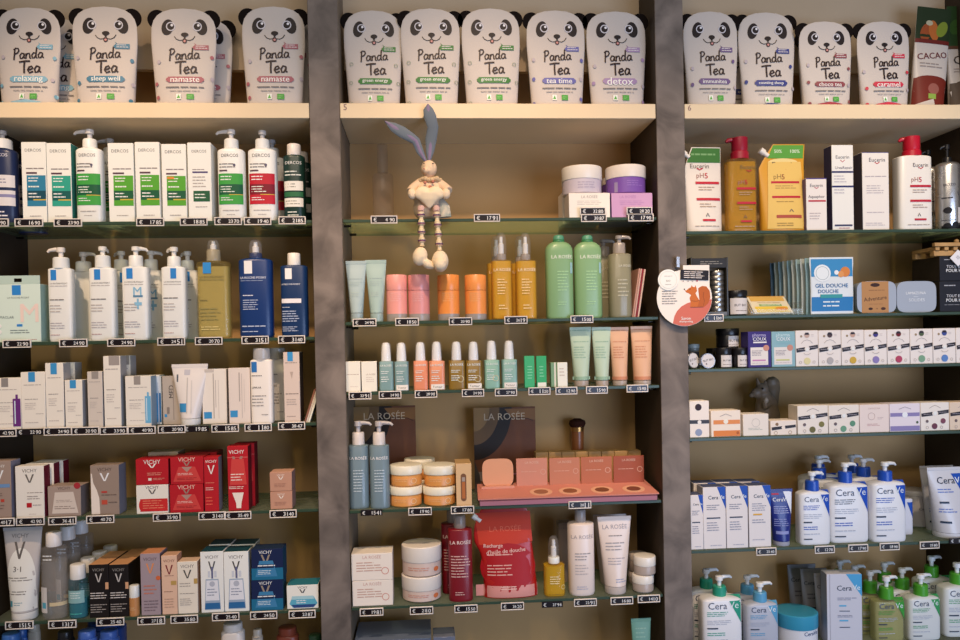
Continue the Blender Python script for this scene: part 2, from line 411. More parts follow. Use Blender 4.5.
def jar(name, label, sh, x0, x1, yt, yl, Y, col, lid, items=(), kind='g', group=None, on=None, lk='g', bw=.97, cat='jar'):
    X, w, z, zz = frame(sh, x0, x1, yt, Y+.02, on); r = w/2; h = zz(yt); hl = zz(yl)
    t = thing(name, label, cat, (X, Y+r, z), 0, group); b = r*bw
    R = [(0, b*.9, b*.9, 2), (.003, b, b, 2), (hl-.001, b, b, 2), (hl, b*.98, b*.98, 2)]
    lb = MB().loft(R, mat(col, kind), 36)
    if items: art(lb, items, 2*b, hl, fy=ysurf(R))
    lb.build('body', t)
    MB().loft([(hl, r*.99, r*.99, 2), (hl+.001, r, r, 2), (h-.002, r, r, 2), (h-.0005, r*.97, r*.97, 2), (h, r*.9, r*.9, 2)], mat(lid, lk), 36).build('lid', t)
    HT[t.name] = h
    return t

def tube_thing(name, label, sh, x0, x1, b0, b1, yt, ycap, Y, col, capcol, items=(), kind='g', group=None, tilt=0, ck='g', crimp=None):
    X, w, z, zz = frame(sh, x0, x1, yt, Y+.015, None); rb = (b1-b0)/2*w/(x1-x0); h = zz(yt); hc = zz(ycap)
    X = (X*1+at((b0+b1)/2, yt+60, Y+.015).x)/2
    t = thing(name, label, 'tube', (X, Y+rb, z), 0, group)
    MB().loft([(0, rb*.96, rb*.96, 2), (.002, rb, rb, 2), (hc-.001, rb, rb, 2)], mat(capcol, ck), 28).build('cap', t)
    R = []; N = 8; hb = h-.008
    for i in range(N+1):
        q = i/N; R.append((hc+(hb-hc)*q, rb+(w/2-rb)*q, rb*.98*(1-q)**.8+.0012, 2+.6*q))
    lb = MB().loft(R+[(h, w/2, .0010, 4)], mat(col, kind), 32)
    if items: art(lb, items, w, h-hc, fy=ysurf(R), z0=hc)
    lb.build('body', t)
    MB().box(-w/2-.0002, w/2+.0002, -.0016, .0016, hb+.0005, h, mat(crimp or col, kind), bev=.0004).build('crimped_end', t)
    HT[t.name] = h
    return t

def price_tag(sh, px, py, text, under, white=True, Y=None, wide=27):
    """electronic price tag clipped on the shelf edge"""
    Y = .0015 if Y is None else Y
    p = at(px, py, Y); k = .0580*wide/27; h = .0172
    t = thing('price_tag', 'black price tag under '+under if white else 'frameless black price tag under '+under, 'price tag', (p.x, Y, p.z-h/2), 0, 'price tags on the shelf edges')
    if white:
        f = MB(); m = mat('#e6dcd2', 'g'); bw = .0022
        f.box(-k/2, k/2, 0, .004, 0, bw, m); f.box(-k/2, k/2, 0, .004, h-bw, h, m)
        f.box(-k/2, -k/2+bw, 0, .004, bw, h-bw, m); f.box(k/2-bw, k/2, 0, .004, bw, h-bw, m); f.build('frame', t)
    d = MB(); d.box(-k/2+.0022, k/2-.0022, .0012, .0050, .0022, h-.0022, mat('#15090f', 'g'), bev=.0002)
    main, cents = text.split(',')
    art(d, [('T', '€', .14, .5, .13, '#efe6e2'), ('T', main, .60, .52, .17 if len(main) > 1 else .09, '#efe6e2'), ('T', cents, .83, .56, .20, '#f0e4e0')], k-.0044, h-.0044, y0=.0012, z0=.0022)
    d.build('display', t, fix=False)
    return t

# ================================================================ the shop fitting
TOPZ, BOT = 1.42, -1.05
M_conc = noise_mat('grey_stone_laminate', '#564e49', '#887c73', 12, .6, .04)
M_side = noise_mat('dark_laminate', '#33291f', '#3f342a', 5, .6, .1)
M_side_lit = noise_mat('dark_laminate_lit', '#6e6254', '#857766', 5, .6, .1)  # side panel laminate again, light on the one brighter face put into its colour
M_back = noise_mat('beige_back_panel', '#c49a66', '#c9a06c', 3, .62, .04)
M_backt = noise_mat('pale_back_panel', '#b8a488', '#bfab90', 3, .6, .04)
M_board = noise_mat('cream_laminate_board', '#e6cfaa', '#ead4b0', 5, .45, .03)
M_floor = noise_mat('shop_floor', '#6b6660', '#7d7871', 4, .5, .1)
M_glass = glass_mat('green_glass', (.74, .82, .70), .40, (.50, .54, .47), .05, (.50, .64, .40))
M_edge = glass_mat('green_glass_edge', (.1, .2, .12), .9, (.035, .07, .04), .35)
def struct(name, mb, loc=(0, 0, 0)):
    o = mb.build(name, loc=loc, smooth=False); o['kind'] = 'structure'; return o
XL = [-1.5*W-PW, -.5*W, .5*W+PW]                     # left edge of each bay
struct('floor', MB().box(-2.2, 2.4, -3.2, D+.08, BOT-.02, BOT, M_floor, bev=0))
struct('wall_back', MB().box(-1.6, 1.6, D, D+.02, BOT, TOPZ+.3, M_back, bev=0))
mb = MB()
for x in XL:
    mb.box(x+.001, x+W-.001, .118, .134, 1.118, TOPZ, M_backt, bev=0)
    mb.box(x+.001, x+W-.001, .150, D-.001, 1.0062, 1.026, M_backt, bev=0)
struct('trim_1', mb)
names4 = ['edge pillar beside the dandruff shampoos, mostly outside the frame', 'first full grey stone-look pillar, between the dandruff shampoos and the bay of rabbit doll',
          'grey stone-look pillar that carries the round squirrel sign', 'far edge pillar beside the black gift boxes, outside the frame']
for i, px in enumerate([-1.5*W-2*PW, -.5*W-PW, .5*W, 1.5*W+PW]):
    o = MB().box(px, px+PW, 0, D, BOT, TOPZ, M_conc, bev=.0006).build('pillar', smooth=False)
    tag(o, names4[i], 'pillar', 'shelf pillars')
    if i < 3: MB().box(px+PW, px+PW+.0008, .003, D-.001, BOT, TOPZ, M_side_lit if i == 1 else M_side, bev=0).build('side_panel', o, smooth=False)
    if i > 0: MB().box(px-.0008, px, .003, D-.001, BOT, TOPZ, M_side, bev=0).build('side_panel', o, smooth=False)
# cream board over each bay with its number
for i, x in enumerate(XL):
    b = MB().box(x+.0015, x+W-.0015, .0015, D-.001, SH['T']-.0325, SH['T'], M_board, bev=.0008)
    if i: art(b, [('t', '56'[i-1], .018, .27, .0105, '#8a6a6a')], W, .0325, y0=.0012, x0=x, z0=SH['T']-.0325)
    o = b.build('shelf_board', smooth=False, fix=False)
    tag(o, ['plain cream shelf board above the dandruff shampoos', 'cream shelf board numbered 5 above the rabbit doll', 'cream shelf board numbered 6 above the gold and yellow refill packs'][i], 'shelf', 'cream boards over the bays')
what = dict(L1='the dandruff shampoos', L2='the white pump bottles with blue squares', L3='the small serum cartons with blue squares', L4='the red and taupe cream cartons',
            L5='the clear micellar water and white-grey tube', M1='the rabbit doll', M2='the pink and orange sticks', M3='the small dropper bottles', M4='the pink make-up tester tray',
            M5='the red refill pouch', R1='the gold bottle with red pump', R2='the kraft and blue-grey tins', R3='the long row of white cartons with coloured dots', R4='the small square soap cartons',
            R5='the white lotion bottles with blue collars', L6='the blue lids at the bottom edge', M6='the blue-grey carton at the bottom edge', R6='the green-collared pump bottles')
for sh, z in SH.items():
    if sh == 'T': continue
    x = XL['LMR'.index(sh[0])]; th = .0065
    o = MB().box(x+.002, x+W-.002, .0095, D-.0015, z-th, z, M_glass, bev=0).build('glass_shelf', smooth=False)
    tag(o, 'green glass shelf carrying '+what[sh], 'shelf', 'glass shelves in the bays')
    MB().box(x+.002, x+W-.002, .0065, .0095, z-th, z, M_edge, bev=.0006).build('shelf_edge', o, smooth=False)
    for xx, s in ((x+.001, 1), (x+W-.001, -1)):
        for y in (.035, D-.05):
            MB().tube([(xx, y, z-th-.0035), (xx+s*.016, y, z-th-.0035)], .003, mat('#3a3630', 'm'), 10).build('shelf_pin', o)

# ================================================================ panda pouches
def panda_art(c, word, arc=None):
    pill = word
    A = [('e', .255, .192, .090, '#1d1518', .082, .25), ('e', .775, .188, .090, '#1d1518', .082, -.25)]
    for u in (.305, .715): A += [('e', u, .183, .072, '#c9c6cc'), ('e', u, .183, .055, '#1d1518'), ('e', u+.018, .17, .02, '#e6e4e8')]
    A += [('e', .52, .266, .058, '#1d1518', .022), ('p', [(.48, .27), (.56, .27), (.52, .31)], '#1d1518'),
          ('a', [(.36, .285), (.39, .312), (.44, .326), (.49, .322), (.52, .30), (.55, .322), (.60, .326), (.65, .31), (.68, .28)], .012, '#1d1518'),
          ('e', .52, .335, .035, '#4a2b2b'), ('e', .52, .333, .018, '#d99a94'),
          ('h', 'Panda', .53, .47, .47, '#2a1a1e', .023), ('h', 'Tea', .565, .61, .33, '#2a1a1e', .028),
          ('r', .67, .375, .89, .425, c), ('e', .67, .40, .025, c), ('p', [(.70, .37), (.66, .35), (.72, .40)], c), ('l', .69, .378, .87, .42, 2, '#d8d2d0'),
          ('r', .27, .705, .79, .765, c), ('e', .27, .735, .032, c), ('e', .79, .735, .032, c), ('T', word, .53, .737, .44, '#ece6e0'),
          ('l', .24, .80, .82, .835, 1, '#77716f'), ('l', .30, .845, .76, .865, 1, '#97918f'),
          ('r', .40, .885, .475, .94, '#e2e8dc'), ('p', [(.41, .93), (.44, .89), (.465, .93)], '#58a848'), ('r', .56, .885, .67, .94, '#4fa043'),
          ('l', .58, .90, .65, .93, 2, '#8cc97c')]
    rnd = random.Random(word)
    for i in range(6):
        u = .09+.8*(i % 2)+rnd.random()*.05; v = .5+.2*(i//2)+rnd.random()*.1
        if arc == 'leaf': A.append(('e', u, v, .035, '#a9b27a', .016, .7))
        elif c in ('#3f7a3c',): A.append(('o', u, v, .032, '#8a9a84', .008))
        else: A.append(('e', u, v, .028, c if i % 3 else '#b9aeb4', .020))
    if arc and arc != 'leaf': A.append(('p', [(.18, .995), (.28, .965), (.5, .945), (.72, .965), (.82, .995)], arc))
    return A
def pouch(name, label, sh, x0, x1, yt, Y, col, items, prof, thick=.022, group=None, cat='pouch', rz=0, tilt=0, kids=None, kind='g'):
    X, w, z, zz = frame(sh, x0, x1, yt, Y+thick, None); h = zz(yt)
    t = thing(name, label, cat, (X, Y+thick+.004, z), rz, group)
    R = []; N = 22
    for i in range(N+1):
        q = i/N
        if i > N-6: q = (N-6)/N+(1-(N-6)/N)*(1-(1-(i-N+6)/6)**2)
        pr = prof(q); hl, n = pr[:2]; hr_ = pr[2] if len(pr) > 2 else hl; hw = (hl+hr_)/2
        R.append((h*q, max(.0008, w/2*hw), max(.0016, thick*(1-q/.82)*(1 if q > .04 else .9)), 2.2+1.2*q, (hr_-hl)/2*w/2, 0))
    b = MB().loft(R, mat(col, kind), 40)
    if tilt: t.rotation_euler = (0, tilt, rz)
    art(b, items, w, h, fy=ysurf(R)); b.build('body', t)
    if kids: kids(t, w, h)
    HT[t.name] = h
    return t
def prof_panda(q):
    hw = .87+.13*min(1, q/.62)
    if q > .74: hw *= max(0, 1-((q-.74)/.26)**2.7)**(1/2.7)
    return hw, 2
def ears(t, w, h):
    for s in (-1, 1):
        MB().loft([(-.002, w*.15, w*.15, 2), (.002, w*.15, w*.15, 2)], mat('#17110f', 'k'), 24).move(lambda v: Vector((v.x+s*w*.41, v.z+.0035, v.y+h*.895))).build('ear', t)
def panda(x0, x1, yt, c, word, label, Y=.016, arc=None, col='#cac1b9'):
    return pouch('tea_pouch', label, 'T', x0, x1, yt, Y, col, panda_art(c, word, arc), prof_panda, .020, 'panda faced tea pouches on the top boards', kids=ears, kind='p')
p1 = panda(-4, 60, 7, '#7fb0c4', 'relaxing', 'panda tea pouch with pale blue label, first in the row above the navy bottle', arc='#8fb9cc')
dup(p1, .030, .055, -.0, 'panda tea pouch half hidden behind the pale blue labelled one')
p2 = panda(72, 137, 6, '#4a7f9a', 'sleep well', 'panda tea pouch with blue label reading sleep well')
p3 = panda(151, 216, 8, '#a8646c', 'namaste', 'panda tea pouch with rose label, the one farther from the pillar')
dup(p3, .022, .05, -.0, 'panda tea pouch behind the rose labelled one farther from the pillar')
p4 = panda(242, 305, 6, '#a8646c', 'namaste', 'panda tea pouch with rose label next to the first full pillar')
dup(p4, .010, .05, -.0, 'panda tea pouch behind the rose labelled one at the pillar')
G = '#3f7a3c'
p5 = panda(344, 402, 10, G, 'green energy', 'panda tea pouch with green label next to the number 5', Y=.024)
p6 = panda(401, 460, 8, G, 'green energy', 'panda tea pouch with green label, middle one of three, above the rabbit doll')
p7 = panda(462, 520, 8, G, 'green energy', 'panda tea pouch with green label beside the blue-violet one')
p8 = panda(527, 585, 10, '#6a6aa8', 'tea time', 'panda tea pouch with blue-violet label beside the lilac one')
p9 = panda(587, 646, 11, '#a68cb0', 'detox', 'panda tea pouch with lilac label beside the pillar with round sign')
p10 = panda(684, 738, 11, '#6f5a86', 'immunitea', 'panda tea pouch with plum label above the number 6')
p11 = panda(739, 795, 12, '#3b4384', 'counting sheep', 'panda tea pouch with navy blue label and blue foot', Y=.03, arc='#3b4384')
dup(p11, -.028, .05, -.004, 'panda tea pouch behind the plum and navy labelled ones')
p12 = panda(800, 852, 21, '#8c4a50', 'choco tea', 'smaller panda tea pouch with brown-red label', arc='#a8444a')
dup(p12, .024, .05, .0, 'panda tea pouch behind the brown-red and red labelled small ones')
p13 = panda(858, 910, 21, '#c8384c', 'caramel', 'smaller panda tea pouch with bright red label beside the cacao bag', arc='#c8384c')
def prof_bag(q): return (.93+.07*min(1, q/.4))*(1 if q < .93 else 1-.02*(q-.93)/.07), 2
veg = [('r', 0, 0, 1, .34, '#24331a'), ('e', .3, .24, .16, '#9c4c24', .09, .3), ('e', .52, .22, .14, '#b8662c', .10, -.2), ('e', .76, .2, .15, '#7c8a2c', .08, .4), ('e', .38, .15, .1, '#b9b090', .025)]
pouch('food_bag', 'leaning cacao bag with dark red foot and vegetables at the top', 'T', 909, 943, 7, .03, '#cfc4b8', veg+[
    ('r', 0, .31, 1, .35, '#6b221c'), ('T', 'CACAO', .5, .47, .86, '#6b2a30', -.15), ('l', .15, .54, .85, .60, 2, '#9a8a80'), ('r', .02, .70, .98, 1, '#74281c'), ('e', .5, .72, .47, '#74281c', .05),
    ('e', .55, .80, .16, '#9a5c50'), ('r', .4, .85, .62, .90, '#8fae48'), ('p', [(.02, 1), (.02, .97), (.55, .90), (.62, 1)], '#cfc4b8')], prof_bag, .02, 'superfood bags', tilt=.10, kind='g')
pouch('food_bag', 'chia bag with leafy green top at the end of the board', 'T', 948, 990, 6, .055, '#cfc4b8', [
    ('r', 0, 0, 1, .38, '#26401c'), ('e', .25, .2, .2, '#34551f', .08), ('e', .6, .25, .22, '#3d6024', .08), ('e', .45, .1, .2, '#2c4c1c', .07), ('r', 0, .37, 1, .40, '#5b3a26'), ('T', 'CHIA', .42, .50, .62, '#3a3028', -.05),
    ('l', .1, .58, .8, .63, 2, '#9a8a80'), ('r', .02, .72, .98, .92, '#5a4a3c'), ('e', .5, .74, .4, '#5a4a3c', .05), ('e', .5, .8, .14, '#8a7c6c'), ('r', .35, .84, .6, .9, '#8fae48')], prof_bag, .02, 'superfood bags', kind='g')

# ================================================================ first bay
def dercos(c1, c2, name='DERCOS', full=True):
    A = [('t', name, .48, .10, .66, '#6f6a66'), ('l', .18, .31, .9, .35, 1, '#8a8080'), ('r', .18, .37, .62, .392, '#5a3c48')]
    A += [('r', .2, .41, .97, .79, c1), ('l', .26, .43, .8, .50, 2, '#e8f0e0'), ('r', .2, .60, .97, .72, c2), ('l', .26, .62, .75, .70, 2, '#e8ece4'), ('r', .45, .705, .97, .72, '#d0b040'),
          ('l', .26, .53, .7, .58, 1, '#e0e8dc'), ('l', .3, .9, .75, .93, 1, '#b5aca4')]
    return A
def pumpart(c1, c2):
    return [('t', 'DERCOS', .5, .11, .62, '#6f6a66'), ('l', .1, .21, .7, .29, 2, '#7a7472'), ('e', .66, .24, .05, '#5d5a70'), ('r', .1, .305, .4, .325, '#5a3c48'),
            ('r', .06, .355, .95, .77, c1), ('r', .06, .50, .95, .64, c2), ('l', .14, .38, .7, .46, 2, '#eef2e6'), ('l', .14, .52, .7, .62, 3, '#dfe6dc'), ('r', .45, .635, .95, .645, '#d0b040'), ('l', .14, .67, .6, .73, 2, '#eef2e6'),
            ('l', .2, .84, .8, .87, 1, '#b5aca4'), ('l', .35, .9, .65, .92, 1, '#a59c94')]
WH = '#efe8e0'; CR = '#f0e8de'
a = bottle('pump_bottle', 'navy pump bottle with white bands at the start of the shampoo shelf', 'L1', -12, 20, 149.5, .03, '#1f2c52',
           [('t', 'DERCOS', .5, .1, .6, '#e0dde4'), ('r', .05, .36, .97, .52, '#d9d4d4'), ('r', .05, .56, .97, .76, '#d9d4d4'), ('r', .05, .61, .97, .65, '#8b88b0'), ('l', .1, .4, .8, .48, 2, '#8b88a0'), ('l', .2, .82, .8, .92, 2, '#e0dde4')],
           .6, 2.6, tops=[('pump', 19, 140, 131, 200, .03, '#e9e4de', '#b9b4b2')])
dup(a, .030, .06, -.010, 'second navy pump bottle behind the first one on the shampoo shelf')
carton('shampoo_box', 'tall white shampoo carton with petrol blue panel', 'L1', 22, 46.5, 142, .022, .05, CR, dercos('#2f7fa0', '#124858'))
carton('shampoo_box', 'tall white shampoo carton with turquoise panel and turquoise flank', 'L1', 47, 71.5, 143, .022, .05, CR, dercos('#2ea08a', '#0f5a56'), side='#3f8f80')
b = bottle('pump_bottle', 'white shampoo pump bottle with green panel, between turquoise and green cartons', 'L1', 76.5, 106.5, 149, .018, WH, pumpart('#3fa043', '#14593a'), .62, 3.2, sr=.008, tops=[('pump', 14, 140, 130, 185, .034, WH, '#c9c6c4')])
dup(b, .012, .075, 0, 'white shampoo pump bottle hidden behind the green-panelled one beside the turquoise carton')
g1 = carton('shampoo_box', 'white shampoo carton with green panel just after the first white pump bottle', 'L1', 108.5, 134, 143, .022, .05, CR, dercos('#55a532', '#14593a'), group='green panelled shampoo cartons')
g2 = carton('shampoo_box', 'white shampoo carton with green panel, second after the first white pump bottle', 'L1', 135.5, 160, 142, .022, .05, CR, dercos('#55a532', '#14593a'), group='green panelled shampoo cartons')
g3 = carton('shampoo_box', 'white shampoo carton with green panel and small orange mark', 'L1', 162, 186.5, 144, .022, .05, CR, dercos('#55a532', '#14593a')+[('r', .22, .42, .5, .45, '#e08a3c')], group='green panelled shampoo cartons')
carton('shampoo_box', 'white shampoo carton with a small dark green label and purple line', 'L1', 188, 211.5, 142.5, .02, .05, CR,
       [('t', 'DERCOS', .5, .11, .62, '#6f6a66'), ('l', .2, .33, .7, .36, 1, '#8a8080'), ('r', .2, .365, .85, .385, '#4d3f70'), ('l', .2, .42, .8, .58, 4, '#b5aca4'), ('r', .22, .61, .92, .745, '#1c5a38'), ('l', .28, .64, .8, .72, 2, '#dfe6dc'), ('l', .3, .8, .8, .83, 1, '#b5aca4')])
c = bottle('pump_bottle', 'white shampoo pump bottle with green panel beside the red-panelled one', 'L1', 218, 247, 149.5, .018, WH, pumpart('#3fa043', '#14593a'), .62, 3.2, sr=.008, tops=[('pump', 14.5, 140, 130, 185, .033, WH, '#c9c6c4')])
d = bottle('pump_bottle', 'white shampoo pump bottle with red panel', 'L1', 248.5, 278.5, 149.5, .018, WH, pumpart('#c01f32', '#7c1428'), .62, 3.2, sr=.008, tops=[('pump', 14.5, 140, 131, 260, .03, WH, '#bdbab9')])
dup(d, .006, .075, 0, 'white pump bottle hidden behind the red-panelled shampoo')
e = bottle('shampoo_bottle', 'dark green shampoo bottle with white cap beside the pillar', 'L1', 284, 306, 156, .03, '#17342c',
           [('t', 'DERCOS', .5, .13, .75, '#e5e5e0'), ('l', .1, .24, .9, .34, 2, '#d5d8d0'), ('r', .06, .40, .92, .54, '#dfdcd2'), ('l', .12, .43, .8, .51, 2, '#8a8a80'), ('r', .06, .56, .92, .63, '#2d6a44'), ('r', .06, .65, .92, .78, '#dfdcd2'), ('l', .12, .68, .8, .76, 2, '#8a8a80'), ('l', .2, .84, .8, .93, 2, '#d5d8d0')],
           .7, 2.4, sr=.006, tops=[('cap', 14, 145, '#e6ddd3', 'g')])
dup(e, .006, .07, 0, 'second dark green shampoo bottle behind the one at the pillar')

def lrp(u=.3, sq='#2f86d0', dark='#6d6864', extra=(), lines='#b9b0aa', hi=.02):
    return [('r', u, hi+.01, u+.24, hi+.15, sq), ('t', 'LA ROCHE-POSAY', .5, hi+.195, .72, dark), ('l', .12, hi+.22, .85, hi+.245, 1, lines)]+list(extra)
txt = [('l', .1, .42, .7, .46, 1, '#77706c'), ('l', .1, .5, .75, .62, 3, '#c0b7b0'), ('l', .1, .74, .85, .84, 3, '#b9b2b4'), ('l', .1, .9, .5, .93, 1, '#c09a94')]
def mflap(mb, w, h, dep):
    m = mat('#bcd2c6', 'p'); y = dep/2-.0015
    for x0_, x1_, z0_, z1_ in ((-w/2, w/2, 0, .004), (-w/2, -.008, .004, .012), (.008, w/2, .004, .012), (-w/2, w/2, .012, .018)):
        mb.box(x0_, x1_, -dep/2, -dep/2+.0012, h+z0_, h+z1_, m, bev=0)
mint = carton('care_box', 'mint green flat carton with hanging flap at the start of the pump bottle shelf', 'L2', -3, 41, 284, .02, .04, '#cfe0d4',
              [('r', .36, .02, .56, .19, '#2f86d0'), ('t', 'LA ROCHE-POSAY', .5, .235, .5, '#77807c'), ('T', 'M', .74, .5, .4, '#e8cfc4'), ('t', 'EFFACLAR', .2, .57, .38, '#6d7874'), ('r', .45, .69, .58, .73, '#2f86d0'), ('l', .3, .78, .75, .86, 2, '#7c8884'),
               ('e', .06, .72, .05, '#e3e7e0'), ('e', .06, .82, .05, '#e3e7e0'), ('l', .7, .95, .9, .97, 1, '#c06a5c')], side='#a9c6ba', extra=mflap)
carton('care_box', 'pale mint carton standing edge-on behind the flat one with hanging flap', 'L2', 30, 44, 292, .08, .04, '#b7cfc4', [])
b1 = bottle('pump_bottle', 'white pump bottle with blue square and spout turned away, first of the pump bottles', 'L2', 48, 78, 268.5, .02, WH, lrp(.17, extra=txt), .55, 4, sr=.004, tops=[('pump', 16, 258, 248, 182, .028, WH, '#e3dad0')])
dup(b1, .012, .08, 0, 'white pump bottle standing behind the first pump bottle', rz=pi)
b2 = bottle('pump_bottle', 'white pump bottle with blue square and spout to the front, second pump bottle', 'L2', 89, 120, 268, .02, WH, lrp(.26, extra=txt), .55, 4, sr=.004, tops=[('pump', 15, 256, 247, 270, .028, WH, '#e9e0d6')])
dup(b2, .008, .08, 0, 'white pump bottle standing behind the second pump bottle', rz=.9)
b3 = bottle('pump_bottle', 'white pump bottle with large light blue M and plus sign', 'L2', 122, 153, 267, .02, WH, lrp(.22, extra=[('T', 'M', .62, .34, .3, '#8cc0dc', .0), ('r', .46, .395, .82, .42, '#5a8aa8'), ('r', .60, .44, .67, .58, '#8cc0dc'), ('r', .5, .49, .78, .53, '#8cc0dc')]+txt[1:]), .55, 4, sr=.004, tops=[('pump', 14, 256, 247, -20, .024, WH, '#e9e0d6')])
dup(b3, .006, .075, 0, 'white pump bottle standing behind the one with the light blue M')
b4 = bottle('pump_bottle', 'white pump bottle with blue square beside the amber cleansing oil', 'L2', 161.5, 189.5, 267, .02, WH, lrp(.42, extra=txt), .55, 4, sr=.004, tops=[('pump', 13.5, 257, 247.5, 215, .022, WH, '#e9e0d6')])
dup(b4, .006, .075, 0, 'white pump bottle standing behind the one beside the amber oil')
bottle('oil_bottle', 'clear bottle of amber cleansing oil with blue square', 'L2', 196, 233.5, 261, .02, '#bfa95c', lrp(.24, sq='#3490d4', dark='#6b6440', lines='#8c8250', extra=[('l', .12, .5, .35, .53, 1, '#6b6440'), ('l', .12, .6, .8, .78, 4, '#9a8e56'), ('l', .15, .84, .8, .9, 2, '#e0cf8c')]),
       .5, 4, sr=.007, kind='c', foot=.98, tops=[('cap', 14, 250, '#c9bda0', 't'), ('dome', 12, 239.5, '#d9d4cc', 'c')], liquid=('#d8c67c', .92))
def navyart(): return [('r', .2, .04, .44, .20, '#e9e4e2'), ('T', 'LA ROCHE-POSAY', .46, .25, .78, '#d9dce6'), ('l', .08, .28, .75, .3, 1, '#9aa8c4'), ('l', .14, .46, .45, .49, 1, '#d9dce6'), ('l', .14, .52, .65, .66, 5, '#b4c0d8'), ('l', .1, .84, .8, .88, 1, '#b4c0d8'), ('l', .1, .91, .6, .94, 1, '#b4c0d8')]
bottle('micellar_bottle', 'large royal blue bottle with white square and clear spray top', 'L2', 239, 274.5, 258.5, .02, '#12346e', navyart(), .55, 3.4, sr=.007, foot=.98, tops=[('cap', 13, 253, '#4b5680', 't'), ('dome', 13, 239.5, '#d2cdd2', 'c')])
bottle('shampoo_bottle', 'navy shampoo bottle with white cap and white bar next to the pillar', 'L2', 281, 309, 265.5, .02, '#10305c', [('r', .2, .05, .45, .20, '#e9e4e2'), ('T', 'LA ROCHE-POSAY', .4, .27, .7, '#d9dce6'), ('r', .04, .47, .78, .53, '#e4dfe0'), ('l', .06, .58, .35, .6, 1, '#d9dce6'), ('l', .06, .63, .75, .80, 5, '#b4c0d8'), ('l', .06, .85, .7, .93, 3, '#b4c0d8')],
       .55, 3.2, sr=.004, foot=.98, tops=[('cap', 13, 253.5, '#e9e0d6', 'g')])

def ser(u0=.34, u1=.62, sq='#3d94cc', v1=.17, extra=()):
    return [('r', u0, .0, u1, v1, sq), ('l', .12, v1+.04, .85, v1+.075, 1, '#b4aaa2'), ('l', .15, .46, .7, .49, 1, '#9a908a'), ('l', .15, .53, .65, .66, 4, '#cbc1b8'), ('l', .6, .72, .92, .74, 1, '#a09690'), ('l', .15, .86, .7, .9, 1, '#cbc1b8')]+list(extra)
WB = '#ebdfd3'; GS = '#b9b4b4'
def vial(u0, u1, v0, c): return [('r', u0, v0+.08, u1, .93, c), ('r', u0+(u1-u0)*.38, v0, u0+(u1-u0)*.68, v0+.08, c), ('r', u0+(u1-u0)*.2, v0+.12, u0+(u1-u0)*.35, .88, '#c9dcea')]
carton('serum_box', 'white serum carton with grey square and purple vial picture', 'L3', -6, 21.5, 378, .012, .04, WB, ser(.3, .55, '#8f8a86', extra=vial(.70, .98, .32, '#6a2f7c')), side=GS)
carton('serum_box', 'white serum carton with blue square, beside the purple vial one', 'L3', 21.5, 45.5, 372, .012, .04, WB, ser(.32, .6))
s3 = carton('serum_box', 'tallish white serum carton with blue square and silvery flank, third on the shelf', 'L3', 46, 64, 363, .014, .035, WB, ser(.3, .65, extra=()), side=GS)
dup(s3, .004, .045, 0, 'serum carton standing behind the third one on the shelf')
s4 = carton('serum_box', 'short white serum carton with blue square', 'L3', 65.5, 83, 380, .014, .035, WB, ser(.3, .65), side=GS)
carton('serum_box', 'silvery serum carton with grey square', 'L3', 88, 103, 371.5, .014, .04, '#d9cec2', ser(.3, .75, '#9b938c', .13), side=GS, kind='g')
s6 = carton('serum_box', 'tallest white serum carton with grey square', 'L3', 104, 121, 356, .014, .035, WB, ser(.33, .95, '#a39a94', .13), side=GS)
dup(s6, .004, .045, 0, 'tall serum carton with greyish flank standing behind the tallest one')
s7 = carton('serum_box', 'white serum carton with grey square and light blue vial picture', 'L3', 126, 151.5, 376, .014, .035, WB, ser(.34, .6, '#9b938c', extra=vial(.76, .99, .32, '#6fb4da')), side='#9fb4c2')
dup(s7, .005, .04, 0, 'serum carton with pale blue flank standing behind the light blue vial one')
carton('serum_box', 'narrow carton with blue stripes wedged before the vertical lettering one', 'L3', 156, 162, 376, .05, .035, '#c9d2da', [('r', .1, .35, .4, .95, '#3d94cc'), ('r', .6, .35, .9, .95, '#2f6fa4')])
carton('serum_box', 'grey-beige carton with dark vertical lettering', 'L3', 163, 184, 376, .04, .035, '#bdb0a2', [('V', 'MED', .42, .32, .26, '#2f2b2a'), ('l', .2, .55, .32, .95, 1, '#8c8078'), ('r', .08, .78, .2, .84, '#3d94cc'), ('r', .5, .1, .54, .9, '#9c9086')])
tube_thing('cream_tube', 'white cream tube with blue square, wide end up, between the serum cartons', 'L3', 173, 209, 180, 199, 364, 418, .012, '#e4dcd6', '#e9e2da',
           [('l', .15, .1, .2, .5, 1, '#55606c'), ('r', .36, .10, .52, .2, '#c3c0c8'), ('r', .44, .25, .47, .9, '#c8c2bd'), ('r', .56, .3, .59, .9, '#d3cdc8'), ('r', .24, .72, .44, .88, '#3d94cc')])
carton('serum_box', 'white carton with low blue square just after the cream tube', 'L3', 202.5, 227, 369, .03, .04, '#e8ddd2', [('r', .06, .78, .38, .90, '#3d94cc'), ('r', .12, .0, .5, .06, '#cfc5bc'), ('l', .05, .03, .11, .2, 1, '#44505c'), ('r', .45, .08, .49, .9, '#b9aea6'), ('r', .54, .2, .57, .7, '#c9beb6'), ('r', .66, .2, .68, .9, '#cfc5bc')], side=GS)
carton('serum_box', 'white carton with low blue square beside the white lotion bottle', 'L3', 229, 250.5, 368, .02, .04, '#ddd0c6', [('r', .06, .76, .40, .88, '#3d94cc'), ('r', .48, .08, .53, .6, '#b0a59e'), ('r', .6, .1, .63, .9, '#c9beb6'), ('r', .72, .2, .74, .8, '#cfc5bc')], side=GS)
